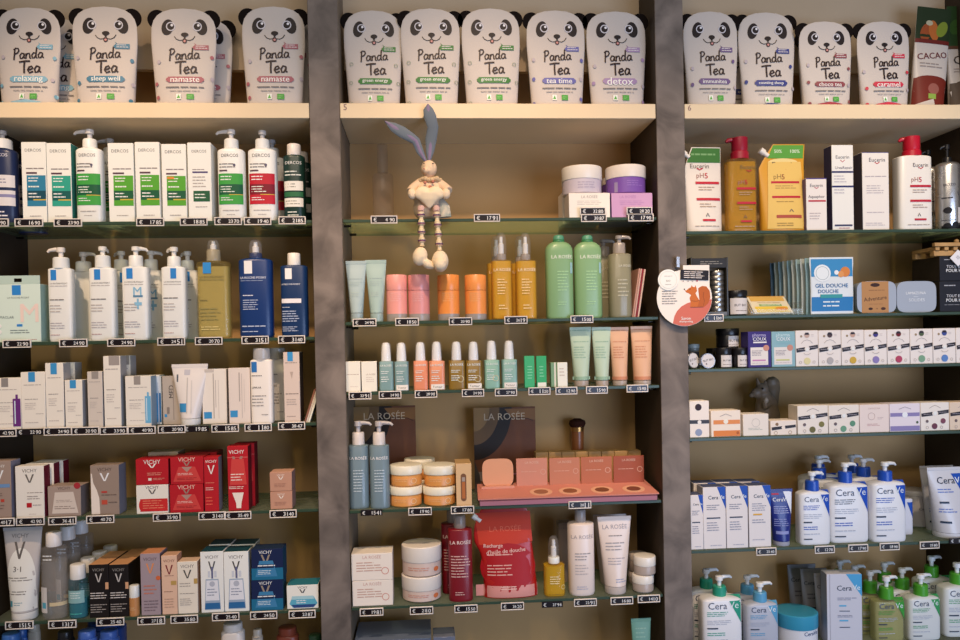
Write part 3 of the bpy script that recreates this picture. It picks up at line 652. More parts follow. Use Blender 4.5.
lb = bottle('lotion_bottle', 'white lotion bottle with blue square and frosted cap', 'L3', 250.5, 275, 359, .012, '#e7dfd7', [('r', .08, .04, .33, .20, '#2f74b8'), ('l', .08, .24, .55, .28, 1, '#8a8480'), ('t', 'LIPIKAR', .3, .44, .42, '#6a6460'), ('l', .08, .55, .8, .75, 4, '#a8a09a'), ('l', .5, .85, .8, .88, 1, '#9a928c')], .6, 4, sr=.004, foot=1, tops=[('cap', 17, 348, '#d2d0d0', 't')])
dup(lb, .022, .06, 0, 'white lotion bottle standing behind the one with frosted cap')
carton('serum_box', 'tall beige carton with blue square and dark flank beside the pillar', 'L3', 284, 300, 352, .014, .05, '#d8c6ba', [('r', .26, .0, .60, .13, '#3d94cc'), ('l', .1, .14, .85, .17, 1, '#9a8c84'), ('p', [(.4, .28), (.6, .28), (.5, .38)], '#b6a498'), ('l', .1, .58, .9, .61, 1, '#7a6c66'), ('l', .15, .66, .85, .76, 3, '#b8a89e'), ('l', .15, .9, .7, .93, 1, '#a89890')], side='#3c3028', top='#4c4038')
bk = MB()
for i in range(3): bk.box(i*.0042, i*.0042+.0038, 0, .05, 0, .076, mat(['#8f5f4c', '#d8c8b8', '#efe6da'][i], 'p'), bev=.0003)
o = bk.build('leaflet_stack', fix=False); p = at(304, 424, .02); o.location = (p.x, .02, SH['L3']+.0006); o.rotation_euler = (0, .32, 0)
tag(o, 'thin leaflets leaning against the pillar at the end of the serum shelf', 'leaflet')

def vichy(c, txt_='VICHY', u=.5, cy=.13, wv=.28, cv=None, tw=.52): 
    cv = cv or c
    return [('t', txt_, u, cy-.04, tw, c), ('p', [(u-wv/2, cy+.03), (u-wv/2+.055*wv/.28, cy+.03), (u, cy+.03+.14), (u+wv/2-.055*wv/.28, cy+.03), (u+wv/2, cy+.03), (u+.035, cy+.19), (u-.035, cy+.19)], cv)]
RD = '#b81a26'
v1 = carton('cream_box', 'taupe carton with white V and blue band, first on the cream shelf', 'L4', -12, 11.5, 461, .012, .04, '#a38d80', vichy('#e9e2da', wv=.4, cv='#f2ece6')+[('r', .1, .40, .95, .46, '#6f94c0'), ('l', .1, .55, .7, .62, 2, '#7b665c'), ('r', .55, .66, .7, .71, '#c04434'), ('l', .1, .75, .8, .85, 2, '#7b665c')], side='#8c8a9c')
v2 = carton('cream_box', 'white carton with grey V and burgundy flank, front one of the three', 'L4', 16, 44.5, 466, .012, .028, '#ece0d6', vichy('#6d6660', wv=.32)+[('l', .4, .5, .95, .54, 1, '#a3948c'), ('l', .4, .57, .9, .66, 2, '#a3948c'), ('r', .38, .71, .56, .80, RD), ('l', .6, .74, .9, .78, 1, '#a3948c'), ('l', .45, .92, .7, .94, 1, '#b3a49c')], side='#7c1830')
dup(v2, .004, .035, 0, 'white carton with burgundy flank, middle one of the three'); dup(v2, .008, .07, 0, 'white carton with burgundy flank, rearmost of the three')
carton('cream_box', 'low taupe carton with pale jar picture', 'L4', 48.5, 81.5, 486, .016, .045, '#a89488', [('t', 'VICHY', .5, .07, .4, '#6d5a52'), ('p', [(.22, .2), (.78, .2), (.92, .9), (.12, .9)], '#d8cabe'), ('l', .25, .45, .75, .55, 2, '#a39086'), ('l', .2, .65, .85, .78, 2, '#8c786e'), ('e', .9, .0, .1, '#a83038')], side='#8c7c78')
carton('cream_box', 'taupe carton with white V and white wave along its edge, standing alone', 'L4', 91, 119.5, 465, .016, .04, '#9a877a', vichy('#5d4c44', cv='#f2ece6', wv=.34)+[('p', [(.02, .16), (.06, .17), (.1, .35), (.22, .5), (.3, .66), (.32, .98), (.02, .98)], '#e4d8cc'), ('r', .38, .52, .58, .56, '#b8443c'), ('l', .38, .58, .9, .63, 1, '#6d5a50'), ('r', .38, .70, .58, .79, '#c0503c'), ('l', .62, .73, .92, .78, 1, '#6d5a50')], side='#8a8894')
lo = carton('cream_box', 'white carton with red band under a red carton', 'L4', 137, 169, 485, .012, .05, '#ecdfd4', vichy('#6a605c', wv=.24, cy=.12, tw=.42)+[('r', .12, .48, .98, .92, '#cc2c2c'), ('e', .14, .7, .06, '#cc2c2c', .17), ('l', .2, .52, .9, .85, 4, '#e88468')], side='#c9b4a8')
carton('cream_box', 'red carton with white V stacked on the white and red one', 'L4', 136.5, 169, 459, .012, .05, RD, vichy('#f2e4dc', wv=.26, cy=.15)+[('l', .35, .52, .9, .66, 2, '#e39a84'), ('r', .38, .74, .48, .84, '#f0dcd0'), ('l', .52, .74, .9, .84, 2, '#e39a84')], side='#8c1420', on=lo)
carton('cream_box', 'beige carton rising behind the red and white stack', 'L4', 149, 179, 452, .09, .05, '#d5bfa4', [('t', 'VICHY', .5, .08, .4, '#5c4a40')], side='#8c7c68')
def jarpic(u=.5): return vichy('#e9c4b4', wv=.22, cy=.13, cv='#9c8478')+[('p', [(.25, .36), (.75, .36), (.93, .9), (.08, .9)], '#cf4440'), ('p', [(.34, .36), (.66, .36), (.5, .56)], '#b08c80'), ('l', .22, .58, .8, .68, 2, '#f0c8bc'), ('l', .2, .75, .85, .85, 2, '#8c1820')]
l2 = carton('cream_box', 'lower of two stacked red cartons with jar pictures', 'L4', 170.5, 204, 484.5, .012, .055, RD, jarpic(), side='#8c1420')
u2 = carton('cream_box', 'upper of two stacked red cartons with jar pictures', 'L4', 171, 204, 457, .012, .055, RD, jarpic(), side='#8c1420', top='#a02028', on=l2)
o = dup(l2, .012, .062, 0, 'red carton hidden behind the lower jar picture carton'); HT[o.name] = HT[l2.name]
dup(u2, .012, .062, 0, 'red carton standing behind the upper jar picture carton')
carton('cream_box', 'narrow red carton with white V beside the two stacked red ones', 'L4', 204.5, 219, 457, .012, .03, RD, vichy('#f2e4dc', wv=.5, cy=.12, tw=.8)+[('l', .1, .46, .7, .49, 1, '#e88a74'), ('l', .1, .55, .7, .62, 2, '#f0c8bc'), ('l', .1, .72, .7, .90, 3, '#e8604c')], side='#8a8088')
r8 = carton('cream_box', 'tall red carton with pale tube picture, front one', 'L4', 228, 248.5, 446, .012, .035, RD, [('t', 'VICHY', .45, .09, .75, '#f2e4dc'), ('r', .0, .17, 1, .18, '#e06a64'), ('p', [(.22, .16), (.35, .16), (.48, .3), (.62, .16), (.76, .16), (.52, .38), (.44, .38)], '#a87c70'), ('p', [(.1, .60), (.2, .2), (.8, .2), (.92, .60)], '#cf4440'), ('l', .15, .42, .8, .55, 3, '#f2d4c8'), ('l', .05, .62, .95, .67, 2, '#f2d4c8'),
     ('p', [(.2, .72), (.76, .72), (.64, .88), (.62, .96), (.4, .96), (.38, .88)], '#f0dcd0')], side='#6c1220')
dup(r8, .004, .045, .0, 'tall red carton standing behind the one with the pale tube picture')
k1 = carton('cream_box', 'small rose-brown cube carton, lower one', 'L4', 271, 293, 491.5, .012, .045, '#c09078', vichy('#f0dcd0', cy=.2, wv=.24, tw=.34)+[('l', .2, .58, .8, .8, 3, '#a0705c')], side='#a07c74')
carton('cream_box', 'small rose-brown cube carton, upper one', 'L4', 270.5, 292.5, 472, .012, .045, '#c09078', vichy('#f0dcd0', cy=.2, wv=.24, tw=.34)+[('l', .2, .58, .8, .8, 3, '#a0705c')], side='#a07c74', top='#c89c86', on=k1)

tube_thing('cream_tube', 'large white-grey cleansing tube at the start of the lowest full shelf', 'L5', 1, 40, 10.5, 35, 528, 611, .008, '#c9c2bd', '#e9e1d8',
           [('e', .5, .58, .36, '#ece4dc', .34), ('r', .15, .58, .85, .98, '#ece4dc'), ('t', 'VICHY', .45, .10, .44, '#8a8480'), ('p', [(.32, .17), (.38, .17), (.46, .32), (.55, .17), (.6, .17), (.49, .37), (.44, .37)], '#6a6460'), ('T', '3·1', .42, .49, .2, '#6a6460'), ('l', .18, .58, .82, .64, 2, '#7c746f'), ('l', .2, .74, .78, .80, 2, '#7c746f'), ('r', .24, .86, .32, .93, '#4fa0b4'), ('l', .36, .87, .6, .92, 2, '#8fb0b8')], kind='p')
mc = bottle('micellar_bottle', 'clear micellar water bottle with white cap, front one', 'L5', 42, 68.5, 545, .008, '#c2bcb8', [('l', .2, .1, .7, .2, 2, '#e9e4e0'), ('r', .05, .55, .35, .9, '#cfc9c4'), ('r', .12, .76, .3, .84, '#57aac0'), ('r', .45, .76, 1, .81, '#d8c49c')], .75, 2.3, sr=.007, kind='c', tops=[('cap', 15, 531.5, '#e4ded9', 'g')], liquid=('#dcd8d2', .80, 'c'))
mc2 = dup(mc, .004, .055, 0, 'clear micellar water bottle behind the front one'); dup(mc, .008, .11, 0, 'clear micellar water bottle at the rear of the line')
sb = bottle('remover_bottle', 'small aqua make-up remover bottle with white cap, front one', 'L5', 69.5, 89, 577, .008, '#4f94a4', [('r', .08, .28, .92, .60, '#8fb8b8'), ('l', .2, .32, .8, .5, 3, '#d8e4e0'), ('l', .2, .85, .8, .9, 1, '#5fd0c0')], .8, 2.2, sr=.004, kind='c', tops=[('cap', 15, 563, '#e9e1da', 'g')], liquid=('#4f9ba8', .5))
for i, d_ in enumerate((.05, .1, .15)): dup(sb, .004*i, d_, 0, 'aqua remover bottle, %s behind the front one' % ['next', 'third', 'rearmost'][i])
def blk(): return vichy('#9a948e', wv=.36, cy=.14, tw=.62, cv='#c9c3bd')+[('r', .84, .34, 1, .47, '#d8a47c'), ('l', .06, .52, .9, .66, 3, '#d8cfc8'), ('l', .06, .74, .9, .92, 4, '#a89f98')]
f1 = carton('foundation_box', 'black foundation carton with copper top beside the aqua bottle', 'L5', 89.5, 109, 564.5, .012, .11, '#1b1515', blk(), side='#15100f', top='#d8a070')
f2 = carton('foundation_box', 'black foundation carton with copper top beside the little foundation bottle', 'L5', 109.5, 129, 564.5, .012, .13, '#1b1515', blk(), side='#15100f', top='#d8a070')
bottle('foundation_bottle', 'little tan foundation bottle with white cap', 'L5', 130.5, 140.5, 595, .008, '#c98c54', [('l', .2, .5, .8, .7, 2, '#e8c090')], 1, 2, sr=.001, foot=1, nr=.0042, tops=[('cap', 9.8, 583.5, '#efe6df', 'g')])
carton('foundation_box', 'mauve-grey carton with orange V', 'L5', 141, 160.5, 553.5, .012, .05, '#a8969c', vichy('#6a5c60', wv=.42, cy=.13, tw=.7, cv='#e8945c')+[('e', .9, .40, .12, '#d86c40'), ('l', .15, .5, .9, .68, 3, '#c87c68'), ('l', .15, .75, .9, .95, 4, '#7c6a70')], side='#7c6c78', top='#e0986c')
carton('foundation_box', 'peach carton with dark red V', 'L5', 162, 177.5, 555.5, .012, .035, '#e8c0a4', vichy('#8c5c4c', wv=.5, cy=.13, tw=.75, cv='#7c1c28')+[('l', .2, .33, .8, .36, 1, '#a87c6c'), ('r', .6, .43, .95, .50, '#c09c58'), ('l', .15, .60, .7, .63, 1, '#8c5c4c'), ('l', .15, .72, .9, .9, 4, '#c49c84')], side='#b88c74', top='#dcae90')
carton('foundation_box', 'cream carton with dark grey V', 'L5', 178, 198, 561.5, .012, .035, '#ecdccb', vichy('#8c8078', wv=.42, cy=.13, tw=.68, cv='#4c4844')+[('r', .82, .33, 1, .43, '#c09c58'), ('l', .1, .40, .7, .5, 2, '#b4a89c'), ('l', .1, .60, .85, .63, 1, '#8c8078'), ('l', .1, .7, .8, .85, 4, '#b4a89c')], side='#c4a48c', top='#e4c4a8')
def dropper(): 
    return vichy('#7c7672', wv=.32, cy=.13, tw=.6, cv='#4c4a4c')+[('r', .32, .32, .42, .42, '#c8ccd4'), ('r', .60, .32, .70, .42, '#c8ccd4'), ('r', .47, .25, .55, .44, '#6a6c8c'), ('p', [(.22, .45), (.78, .45), (.86, .95), (.16, .95)], '#9fb0c4'), ('p', [(.25, .47), (.75, .47), (.80, .80), (.2, .80)], '#dfe0e6'),
            ('e', .5, .53, .12, '#b8bcc8'), ('l', .28, .60, .72, .74, 3, '#8c94a8'), ('p', [(.18, .84), (.82, .84), (.84, .94), (.16, .94)], '#2f6aa0')]
d1 = carton('serum_box', 'white serum carton with blue dropper bottle picture and teal top, beside the cream carton', 'L5', 201, 223.8, 551.5, .012, .05, '#efe6e0', dropper(), side='#d4ccc8', top='#124452')
d2 = carton('serum_box', 'white serum carton with blue dropper bottle picture and teal top, beside the navy stack', 'L5', 224.3, 249, 551.5, .012, .05, '#efe6e0', dropper(), side='#cfd0d0', top='#124452')
dup(d1, .002, .06, 0, 'dropper serum carton with teal top, rear one of the pair beside the cream carton'); dup(d2, .002, .06, 0, 'dropper serum carton with teal top, rear one beside the navy stack')
def nav(): return [('r', 0, .62, 1, 1, '#1f6c90'), ('t', 'VICHY', .45, .10, .42, '#e4e8ee'), ('p', [(.3, .18), (.36, .18), (.45, .42), (.54, .18), (.6, .18), (.48, .5), (.42, .5)], '#9a8c7c'), ('p', [(.25, .38), (.68, .38), (.82, .9), (.12, .9)], '#3f80ac'), ('p', [(.22, .5), (.7, .5), (.72, .62), (.2, .62)], '#12284c'), ('l', .2, .5, .75, .6, 1, '#f0f0f2'), ('l', .2, .68, .75, .84, 3, '#cfe0ea')]
n1 = carton('cream_box', 'navy and blue cream carton, lower of the two stacked', 'L5', 252, 283.5, 580, .012, .045, '#14224a', nav(), side='#1c4a64', top='#1c3050')
carton('cream_box', 'navy and blue cream carton, upper of the two stacked', 'L5', 252, 283.5, 549, .012, .045, '#14224a', nav(), side='#1c4a64', top='#1c3050', on=n1)
carton('cream_box', 'low white carton with blue jar picture next to the pillar', 'L5', 287.5, 319, 585, .012, .05, '#efe4da', vichy('#7c7672', wv=.2, cy=.14, tw=.32, cv='#4c4a4c')+[('p', [(.18, .48), (.85, .48), (.97, .78), (.85, .95), (.2, .95), (.08, .78)], '#5cacc4'), ('p', [(.16, .46), (.84, .46), (.86, .60), (.14, .60)], '#a8d0d8'), ('p', [(.14, .82), (.92, .82), (.84, .95), (.22, .95)], '#2a4880'), ('l', .3, .62, .75, .8, 2, '#e8f0f0')], side='#cfc8c0', top='#2c7c90')
# things on the shelf cut by the bottom of the picture
def bottomjar(x0, x1, yt, Y, c, lab, nm='blue_lidded_bottle'):
    return bottle(nm, lab, 'L6', x0, x1, yt+7, Y, c, [], .8, 2.6, sr=.006, nr=.012, tops=[('cap', (x1-x0)*.8, yt, c, 'g')])
bottomjar(2, 24, 632, .02, '#3c6cb4', 'blue-lidded bottle under the large white-grey tube'); bottomjar(14, 32, 627, .10, '#2f5ca8', 'blue bottle set back behind the one under the white-grey tube')
bottomjar(29, 42, 622, .10, '#c8bca8', 'beige-capped bottle beside the blue ones at the bottom edge', 'sun_care_bottle'); bottomjar(58, 76, 629, .06, '#2c2826', 'black-capped bottle at the bottom edge under the micellar water', 'sun_care_bottle')
bottomjar(78, 99, 629, .02, '#4468b8', 'blue-lidded bottle at the bottom edge, farther from the pillar'); bottomjar(100, 121, 629, .02, '#4468b8', 'blue-lidded bottle at the bottom edge, nearer to the pillar'); bottomjar(86, 128, 620, .12, '#284a90', 'dark blue bottle behind the pair of blue-lidded bottles')
bottomjar(222, 246, 622, .02, '#d4cec8', 'white-capped bottle at the bottom edge under the dropper cartons', 'sun_care_bottle'); bottomjar(253, 264, 627, .04, '#bdb4a6', 'small pale bottle at the bottom edge beside the white-capped one', 'sun_care_bottle')
bottomjar(277, 300, 626, .06, '#8c4430', 'rust brown bottle at the bottom edge', 'sun_care_bottle'); bottomjar(308, 324, 633, .05, '#2c5038', 'dark green bottle at the bottom edge next to the pillar', 'sun_care_bottle')

for px, py, tx, un in [(-6, 222.5, '16,90', 'the navy pump bottle'), (28.5, 222.5, '16,90', 'the petrol blue carton'), (67.5, 222.5, '23,90', 'the turquoise carton'), (150, 222, '17,85', 'the first green cartons'), (193.5, 221.5, '18,85', 'the orange-marked green carton'),
                       (228, 221, '23,70', 'the second white pump shampoo'), (257.5, 221, '19,40', 'the red-panelled shampoo'), (292, 220.3, '21,85', 'the dark green shampoo')]: price_tag('L1', px, py, tx, un)
for px, py, tx, un in [(16.5, 343.8, '22,90', 'the mint carton'), (73, 343, '24,90', 'the first pump bottle'), (121, 342.5, '24,90', 'the light blue M bottle'), (171, 341.5, '24,51', 'the pump bottle beside the amber oil'), (208.5, 341, '20,70', 'the amber oil'), (255, 340, '31,51', 'the large royal blue bottle'), (291.5, 339.5, '31,40', 'the navy shampoo')]: price_tag('L2', px, py, tx, un)
for px, py, tx, un, wt in [(2, 433, '42,90', 'the purple vial carton', 1), (29.5, 432, '22,90', 'the second serum carton', 0), (57.5, 431.5, '24,90', 'the third serum carton', 1), (85, 431, '30,90', 'the short serum carton', 1), (113.5, 430.8, '33,90', 'the tallest serum carton', 1), (141.5, 430.2, '40,90', 'the light blue vial carton', 1),
                           (171.5, 429.3, '20,90', 'the vertical lettering carton', 1), (195.5, 429, '19,85', 'the white cream tube', 0), (225, 428.3, '15,85', 'the two low blue square cartons', 1), (258, 427.5, '11,80', 'the white lotion bottle', 1), (291.5, 426, '38,47', 'the tall beige carton', 1)]: price_tag('L3', px, py, tx, un, wt)
for px, py, tx, un in [(0, 522.5, '40,17', 'the blue-banded taupe carton'), (30, 521.5, '42,90', 'the burgundy-flanked carton'), (62, 521, '36,41', 'the low taupe carton'), (100, 519.5, '40,70', 'the taupe carton standing alone'), (166.5, 517.5, '35,90', 'the red and white stack'), (212, 516, '31,40', 'the narrow red carton'), (237.5, 515.5, '35,49', 'the tall red carton'), (283, 514, '31,40', 'the rose-brown cubes')]: price_tag('L4', px, py, tx, un)
for px, py, tx, un in [(19, 625.5, '15,15', 'the white-grey tube'), (62, 624.5, '13,17', 'the micellar water'), (110, 622, '25,40', 'the black foundation cartons'), (151, 621, '27,18', 'the mauve-grey carton'), (184, 619.5, '35,80', 'the cream carton'), (225.5, 617, '25,40', 'the dropper cartons'), (263.5, 615.5, '24,50', 'the navy stack'), (302, 614.5, '23,87', 'the low blue jar carton')]: price_tag('L5', px, py, tx, un)

# ================================================================ middle bay
bottle('milk_bottle', 'frosted whitish bottle standing deep behind the rabbit doll', 'M1', 373, 394, 172, .13, '#b9aba0', [], 1, 2, sr=.012, kind='c', nr=.008, tops=[('cap', 11, 144, '#b5aaa0', 'c')])
def larose(col='#f0e6dc', u=.5, v=.1, w=.8): return ('t', 'LA ROSÉE', u, v, w, col)
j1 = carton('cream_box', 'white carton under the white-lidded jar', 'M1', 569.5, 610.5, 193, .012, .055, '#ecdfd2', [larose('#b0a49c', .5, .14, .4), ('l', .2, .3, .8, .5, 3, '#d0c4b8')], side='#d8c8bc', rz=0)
j2 = carton('cream_box', 'pinkish lilac carton under the purple jar', 'M1', 612, 653, 193, .012, .055, '#c99bc0', [larose('#b585b4', .4, .14, .4), ('l', .2, .3, .8, .5, 3, '#b98ab6')], side='#7a4f96', rz=0)
jar('cream_jar', 'white-lidded pale lilac jar standing on the white carton', 'M1', 564.5, 604.5, 166, 179.5, .014, '#c9bfc9', '#e9ddd0', [('l', .3, .2, .85, .7, 3, '#b0a4b4')], 'g', on=j1)
jar('cream_jar', 'white-lidded purple jar standing on the lilac carton', 'M1', 609, 649, 165.5, 178, .014, '#7a52a4', '#e2d6c8', [('l', .4, .2, .85, .6, 3, '#9a76bc'), ('r', .12, .3, .19, .9, '#9a8cae')], 'g', on=j2)
jb = carton('cream_box', 'white carton behind the white-lidded jar', 'M1', 563, 600, 192, .10, .055, '#e2d4c6', [])
jar('cream_jar', 'pale jar behind the white-lidded one', 'M1', 564, 598, 177, 184, .10, '#c0b4b8', '#d8ccc0', on=jb)
jb = carton('cream_box', 'lilac carton behind the purple jar', 'M1', 604, 642, 192, .10, .055, '#9c74a8', [])
jar('cream_jar', 'purple jar behind the front purple one', 'M1', 604, 640, 177, 184, .10, '#5c3c84', '#cfc3b8', on=jb)

# --- rabbit doll, seated on the edge of the glass shelf
def fuse(mb, vox, name, parent=None, loc=(0, 0, 0), smooth_it=4):
    tmp = mb.build('tmp_form', None, smooth=False)
    m = tmp.modifiers.new('r', 'REMESH'); m.mode = 'VOXEL'; m.voxel_size = vox; m.use_smooth_shade = True
    s = tmp.modifiers.new('s', 'SMOOTH'); s.iterations = smooth_it; s.factor = .5
    bpy.context.view_layer.update(); dg = bpy.context.evaluated_depsgraph_get()
    me = bpy.data.meshes.new_from_object(tmp.evaluated_get(dg)); me.name = name
    mats = list(tmp.data.materials); bpy.data.objects.remove(tmp)
    me.materials.clear(); me.materials.append(mats[0])
    for p in me.polygons: p.material_index = 0; p.use_smooth = True
    o = bpy.data.objects.new(name, me); C.objects.link(o); o.location = loc
    if parent: o.parent = parent
    return o
YD = -.006
pz = lambda x, y, Y=YD: at(x, y, Y)
r0 = pz(427, 219); zs = SH['M1']+.0004
rab = thing('rabbit_doll', 'cream cloth rabbit doll with long blue-grey ears and heart, legs dangling off the glass shelf', 'doll', (r0.x, YD, zs))
def L(x, y, dy=0): p = pz(x, y); return Vector((p.x-r0.x, dy, p.z-zs))
CREAM = '#e3c6a2'
body = MB(); m = mat('#e6caa8', 'k')
body.ball(L(429, 190, .030)+Vector((0, 0, 0)), (.040, .030, .036), m); body.ball(L(429, 206, .034), (.036, .032, .030), m)
body.move(lambda v: Vector((v.x, v.y, max(v.z, .0005))))
fuse(body, .0025, 'body', rab)
hd = MB(); hm = mat('#e6c8a6', 'k'); hd.ball(L(429, 167, .018), (.018, .017, .019), hm); hd.ball(L(426, 170, .006), (.009, .009, .007), hm); hd.tube([L(429, 172, .02), L(429, 182, .024)], .009, hm)
hd_o = fuse(hd, .0018, 'head', rab)
for x in (424, 433): MB().ball(L(x, 163.5, .0005), .0016, mat('#15100f', 'g'), 10, 6).build('eye', hd_o)
MB().ball(L(424, 169, -.004), (.002, .0015, .0014), mat('#c07c70', 'k'), 10, 6).build('nose', hd_o)
# ears: long cloth strips, one upright and one folded to the side
def ear_strip(P, wid, name='ear'):
    e = MB(); m1 = mat('#6f7880', 'k'); n = len(P)
    e.tube(P, wid, m1, 12, .34); o = e.build(name, rab)
    e2 = MB(); e2.tube([p+Vector((0, -.0022, 0)) for p in P], [q*.45 for q in wid], mat('#8a7a94', 'k'), 8, .34); e2.build('ear_lining', o)
ear_strip([L(429, 160, .016), L(430, 150, .014), L(431, 138, .012), L(433, 127, .001), L(430, 117, -.004), L(428, 110, -.006), L(428, 105, -.006)], [.003, .009, .0125, .0120, .0135, .0105, .0015])
ear_strip([L(426, 160, .016), L(420, 150, .012), L(416, 140, .008), L(411, 137, .004), L(402, 132, .0), L(393, 127, -.002), L(385, 121.5, -.002)], [.003, .008, .0095, .0105, .0125, .010, .001])
# ruff, sleeves, arms, heart
rf = MB(); rm = mat('#cdb28c', 'k')
for i in range(22):
    a = 2*pi*i/22; c = L(430, 177, .022); rf.ball(c+Vector((.023*cos(a), .019*sin(a), -.004+.002*sin(5*a))), (.0062, .0062, .0046+.0015*(i % 2)), rm, 10, 6)
rf.build('lace_collar', rab)
sm = mat('#e2c4a4', 'k')
for s, pts in ((-1, [L(421, 181, .022), L(414, 187, .014), L(411, 192, .006)]), (1, [L(438, 181, .022), L(445, 187, .014), L(448, 191, .006)])):
    ar = MB(); ar.tube(pts, [.012, .012, .0125], sm, 14); o = fuse(ar, .002, 'sleeve', rab)
    x = 412 if s < 0 else 446; h = MB(); h.ball(L(x, 194, -.002), (.0095, .009, .012), mat('#ecd3b2', 'k')); h.build('paw', o)
ht = MB(); hmz = mat('#efd9b6', 'k')
for i in range(2): ht.ball(L([422, 436][i], 193.5, -.006), (.0185, .0095, .0145), hmz, 18, 10, rot=[-.35, .35][i])
ht.tube([L(429, 193, -.006), L(429, 200, -.006), L(429.5, 209, -.004)], [.029, .0215, .003], hmz, 16, .42)
fuse(ht, .002, 'cloth_heart', rab, smooth_it=8)
jk = MB(); jm = noise_mat('floral_cloth', '#8c9a94', '#c9c0ac', 90, .9, .3)
jk.tube([L(440, 197, .016), L(444, 206, .012), L(445, 216.5, .010)], [.006, .013, .0145], jm, 14, .5); jk.move(lambda v: Vector((v.x, v.y, max(v.z, .001)))); jk.build('floral_bag', rab)
for i in range(3): MB().ball(L([425, 433, 430][i], [183, 182, 187][i], -.004), .0035, mat('#c9826c', 'k'), 10, 6).build('cloth_rose', rab)
# dangling bead legs with stuffed shoes
for k, (xt, xb, yb) in enumerate(((421, 422, 247), (436.5, 439.5, 251))):
    lg = MB(); wood = mat('#e6cfa8', 'g'); n = 13; y0_, y1_ = 213, yb
    P = [L(xt+(xb-xt)*i/40, y0_+(y1_-y0_)*i/40, -.012) for i in range(41)]; rr = []
    for i in range(41):
        ph = (i/40*4.0) % 1; rr.append(.0068 if ph < .28 else (.0078 if ph < .52 else .0048))
    lg.tube(P, rr, wood, 14); lo_ = lg.build('bead_leg', rab)
    for b in range(4):
        for dd, cc in ((.02, '#8c3c5c'), (.09, '#6c5c9c'), (.17, '#8c3c5c')):
            q = (b+.28+dd)/4.0*40; i = min(39, int(q)); p_ = P[i]
            MB().loft([(-.0007, .0086, .0086, 2), (.0007, .0086, .0086, 2)], mat(cc, 'g'), 14).move(lambda v, p_=p_: v+p_).build('stripe', lo_)
    kn = MB(); kn.tube([L(xt, 213, -.012), L(xt, 209, -.006), L(xt+1, 207, .012)], [.0068, .0078, .009], mat('#c9a8a0', 'k'), 12); kn.build('trouser_knee', rab)
    sh_ = MB(); cm = mat('#eed9b8', 'k')
    if k == 0: sh_.ball(L(420, 257, -.012), (.0165, .016, .021), cm, rot=.25); sh_.ball(L(428, 265, -.014), (.0125, .012, .0105), cm, rot=.5); sh_.ball(L(432, 267, -.014), (.008, .009, .007), cm)
    else: sh_.ball(L(440, 262, -.016), (.0185, .017, .024), cm); sh_.ball(L(440, 266, -.030), (.014, .012, .014), cm)
    fuse(sh_, .0022, 'stuffed_shoe', rab)

# --- second shelf: tubes, sticks, oils
def pale(): return [('l', .2, .34, .8, .37, 1, '#8fa4a4'), ('l', .2, .4, .8, .5, 3, '#a4b8b4'), ('l', .25, .6, .75, .7, 3, '#b4c4bc')]
tube_thing('cream_tube', 'pale blue-green tube, the one nearest the pillar on the pink stick shelf', 'M2', 346, 366.5, 351.5, 364, 261, 313, .014, '#a9bcbc', '#9fb0b0', pale())
tube_thing('cream_tube', 'pale blue-green tube beside the pink stick', 'M2', 367, 388, 369.5, 382.5, 260, 313, .014, '#a4bcb4', '#9fb4ac', pale())
def stick(x0, x1, c, ct, lab, grp=None):
    X, w, z, zz = frame('M2', x0, x1, 275, .03); r = w/2; h = zz(275)
    t = thing('balm_stick', lab, 'stick', (X, .014+r, z), 0, grp); hb = zz(314); hm_ = zz(290.5)
    MB().loft([(0, r*.98, r*.98, 2), (.002, r, r, 2), (hb, r, r, 2)], mat('#c9c0b8', 't'), 32).build('base', t)
    R = [(hb, r*.99, r*.99, 2), (hm_-.0007, r, r, 2)]
    a = MB().loft(R, mat(c, 'g'), 32); art(a, [('l', .2, .1, .8, .5, 5, ct)], w, hm_-hb, fy=ysurf(R), z0=hb); a.build('body', t)
    MB().loft([(hm_, r*.985, r*.985, 2), (hm_+.001, r, r, 2), (h-.001, r, r, 2), (h, r*.97, r*.97, 2)], mat(c, 'g'), 32).build('cap', t)
stick(386.5, 407.5, '#f0a296', '#f4bcb2', 'salmon pink stick, beside the pale blue-green tubes')
stick(408.5, 430, '#e09490', '#e8b0ac', 'mauve pink stick, hanging doll shoes above it')
stick(438, 460, '#f59848', '#f8b878', 'orange stick, beside the gap after the pink ones'); stick(465.5, 487, '#f79c50', '#f8b878', 'orange stick standing next to the oil bottles')
def oil(x0, x1, y, Y, lab): return bottle('oil_bottle', lab, 'M2', x0, x1, y, Y, '#e0b860', [('T', 'LA ROSÉE', .5, .17, .82, '#f0e0c0'), ('l', .25, .32, .75, .6, 6, '#f0d8a0'), ('l', .3, .75, .7, .85, 2, '#f0d8a0')], .9, 3.4, sr=.003, kind='c', foot=1,
                    tops=[('cap', 10, 254, '#b9b0a8', 't'), ('dome', 11, 232.5, '#cfc8c2', 'c')], liquid=('#f6c238', .97))
o1 = oil(491.5, 512.5, 260, .014, 'golden body oil bottle with clear spray cap, beside the orange stick')
o2 = oil(515.5, 537, 260, .014, 'golden body oil bottle with clear spray cap, beside the green gels')
dup(o1, -.006, .050, 0, 'golden oil bottle standing behind the one beside the orange stick'); dup(o2, -.006, .050, 0, 'golden oil bottle standing behind the one beside the green gels')
def gel(x0, x1, Y, lab): return bottle('gel_bottle', lab, 'M2', x0, x1, 242, Y, '#86ac78', [('T', 'LA ROSÉE', .56, .2, .76, '#e0ead0'), ('l', .38, .38, .82, .66, 7, '#a8d098'), ('l', .38, .78, .8, .84, 2, '#a8d098'), ('r', .86, .28, .94, .42, '#9cc4c8')], .62, 3, sr=.022, kind='g',
                    nr=.009, tops=[('cap', 12, 240, '#3c8454', 'g'), ('dome', 11, 235, '#5c9c7c', 'g')])
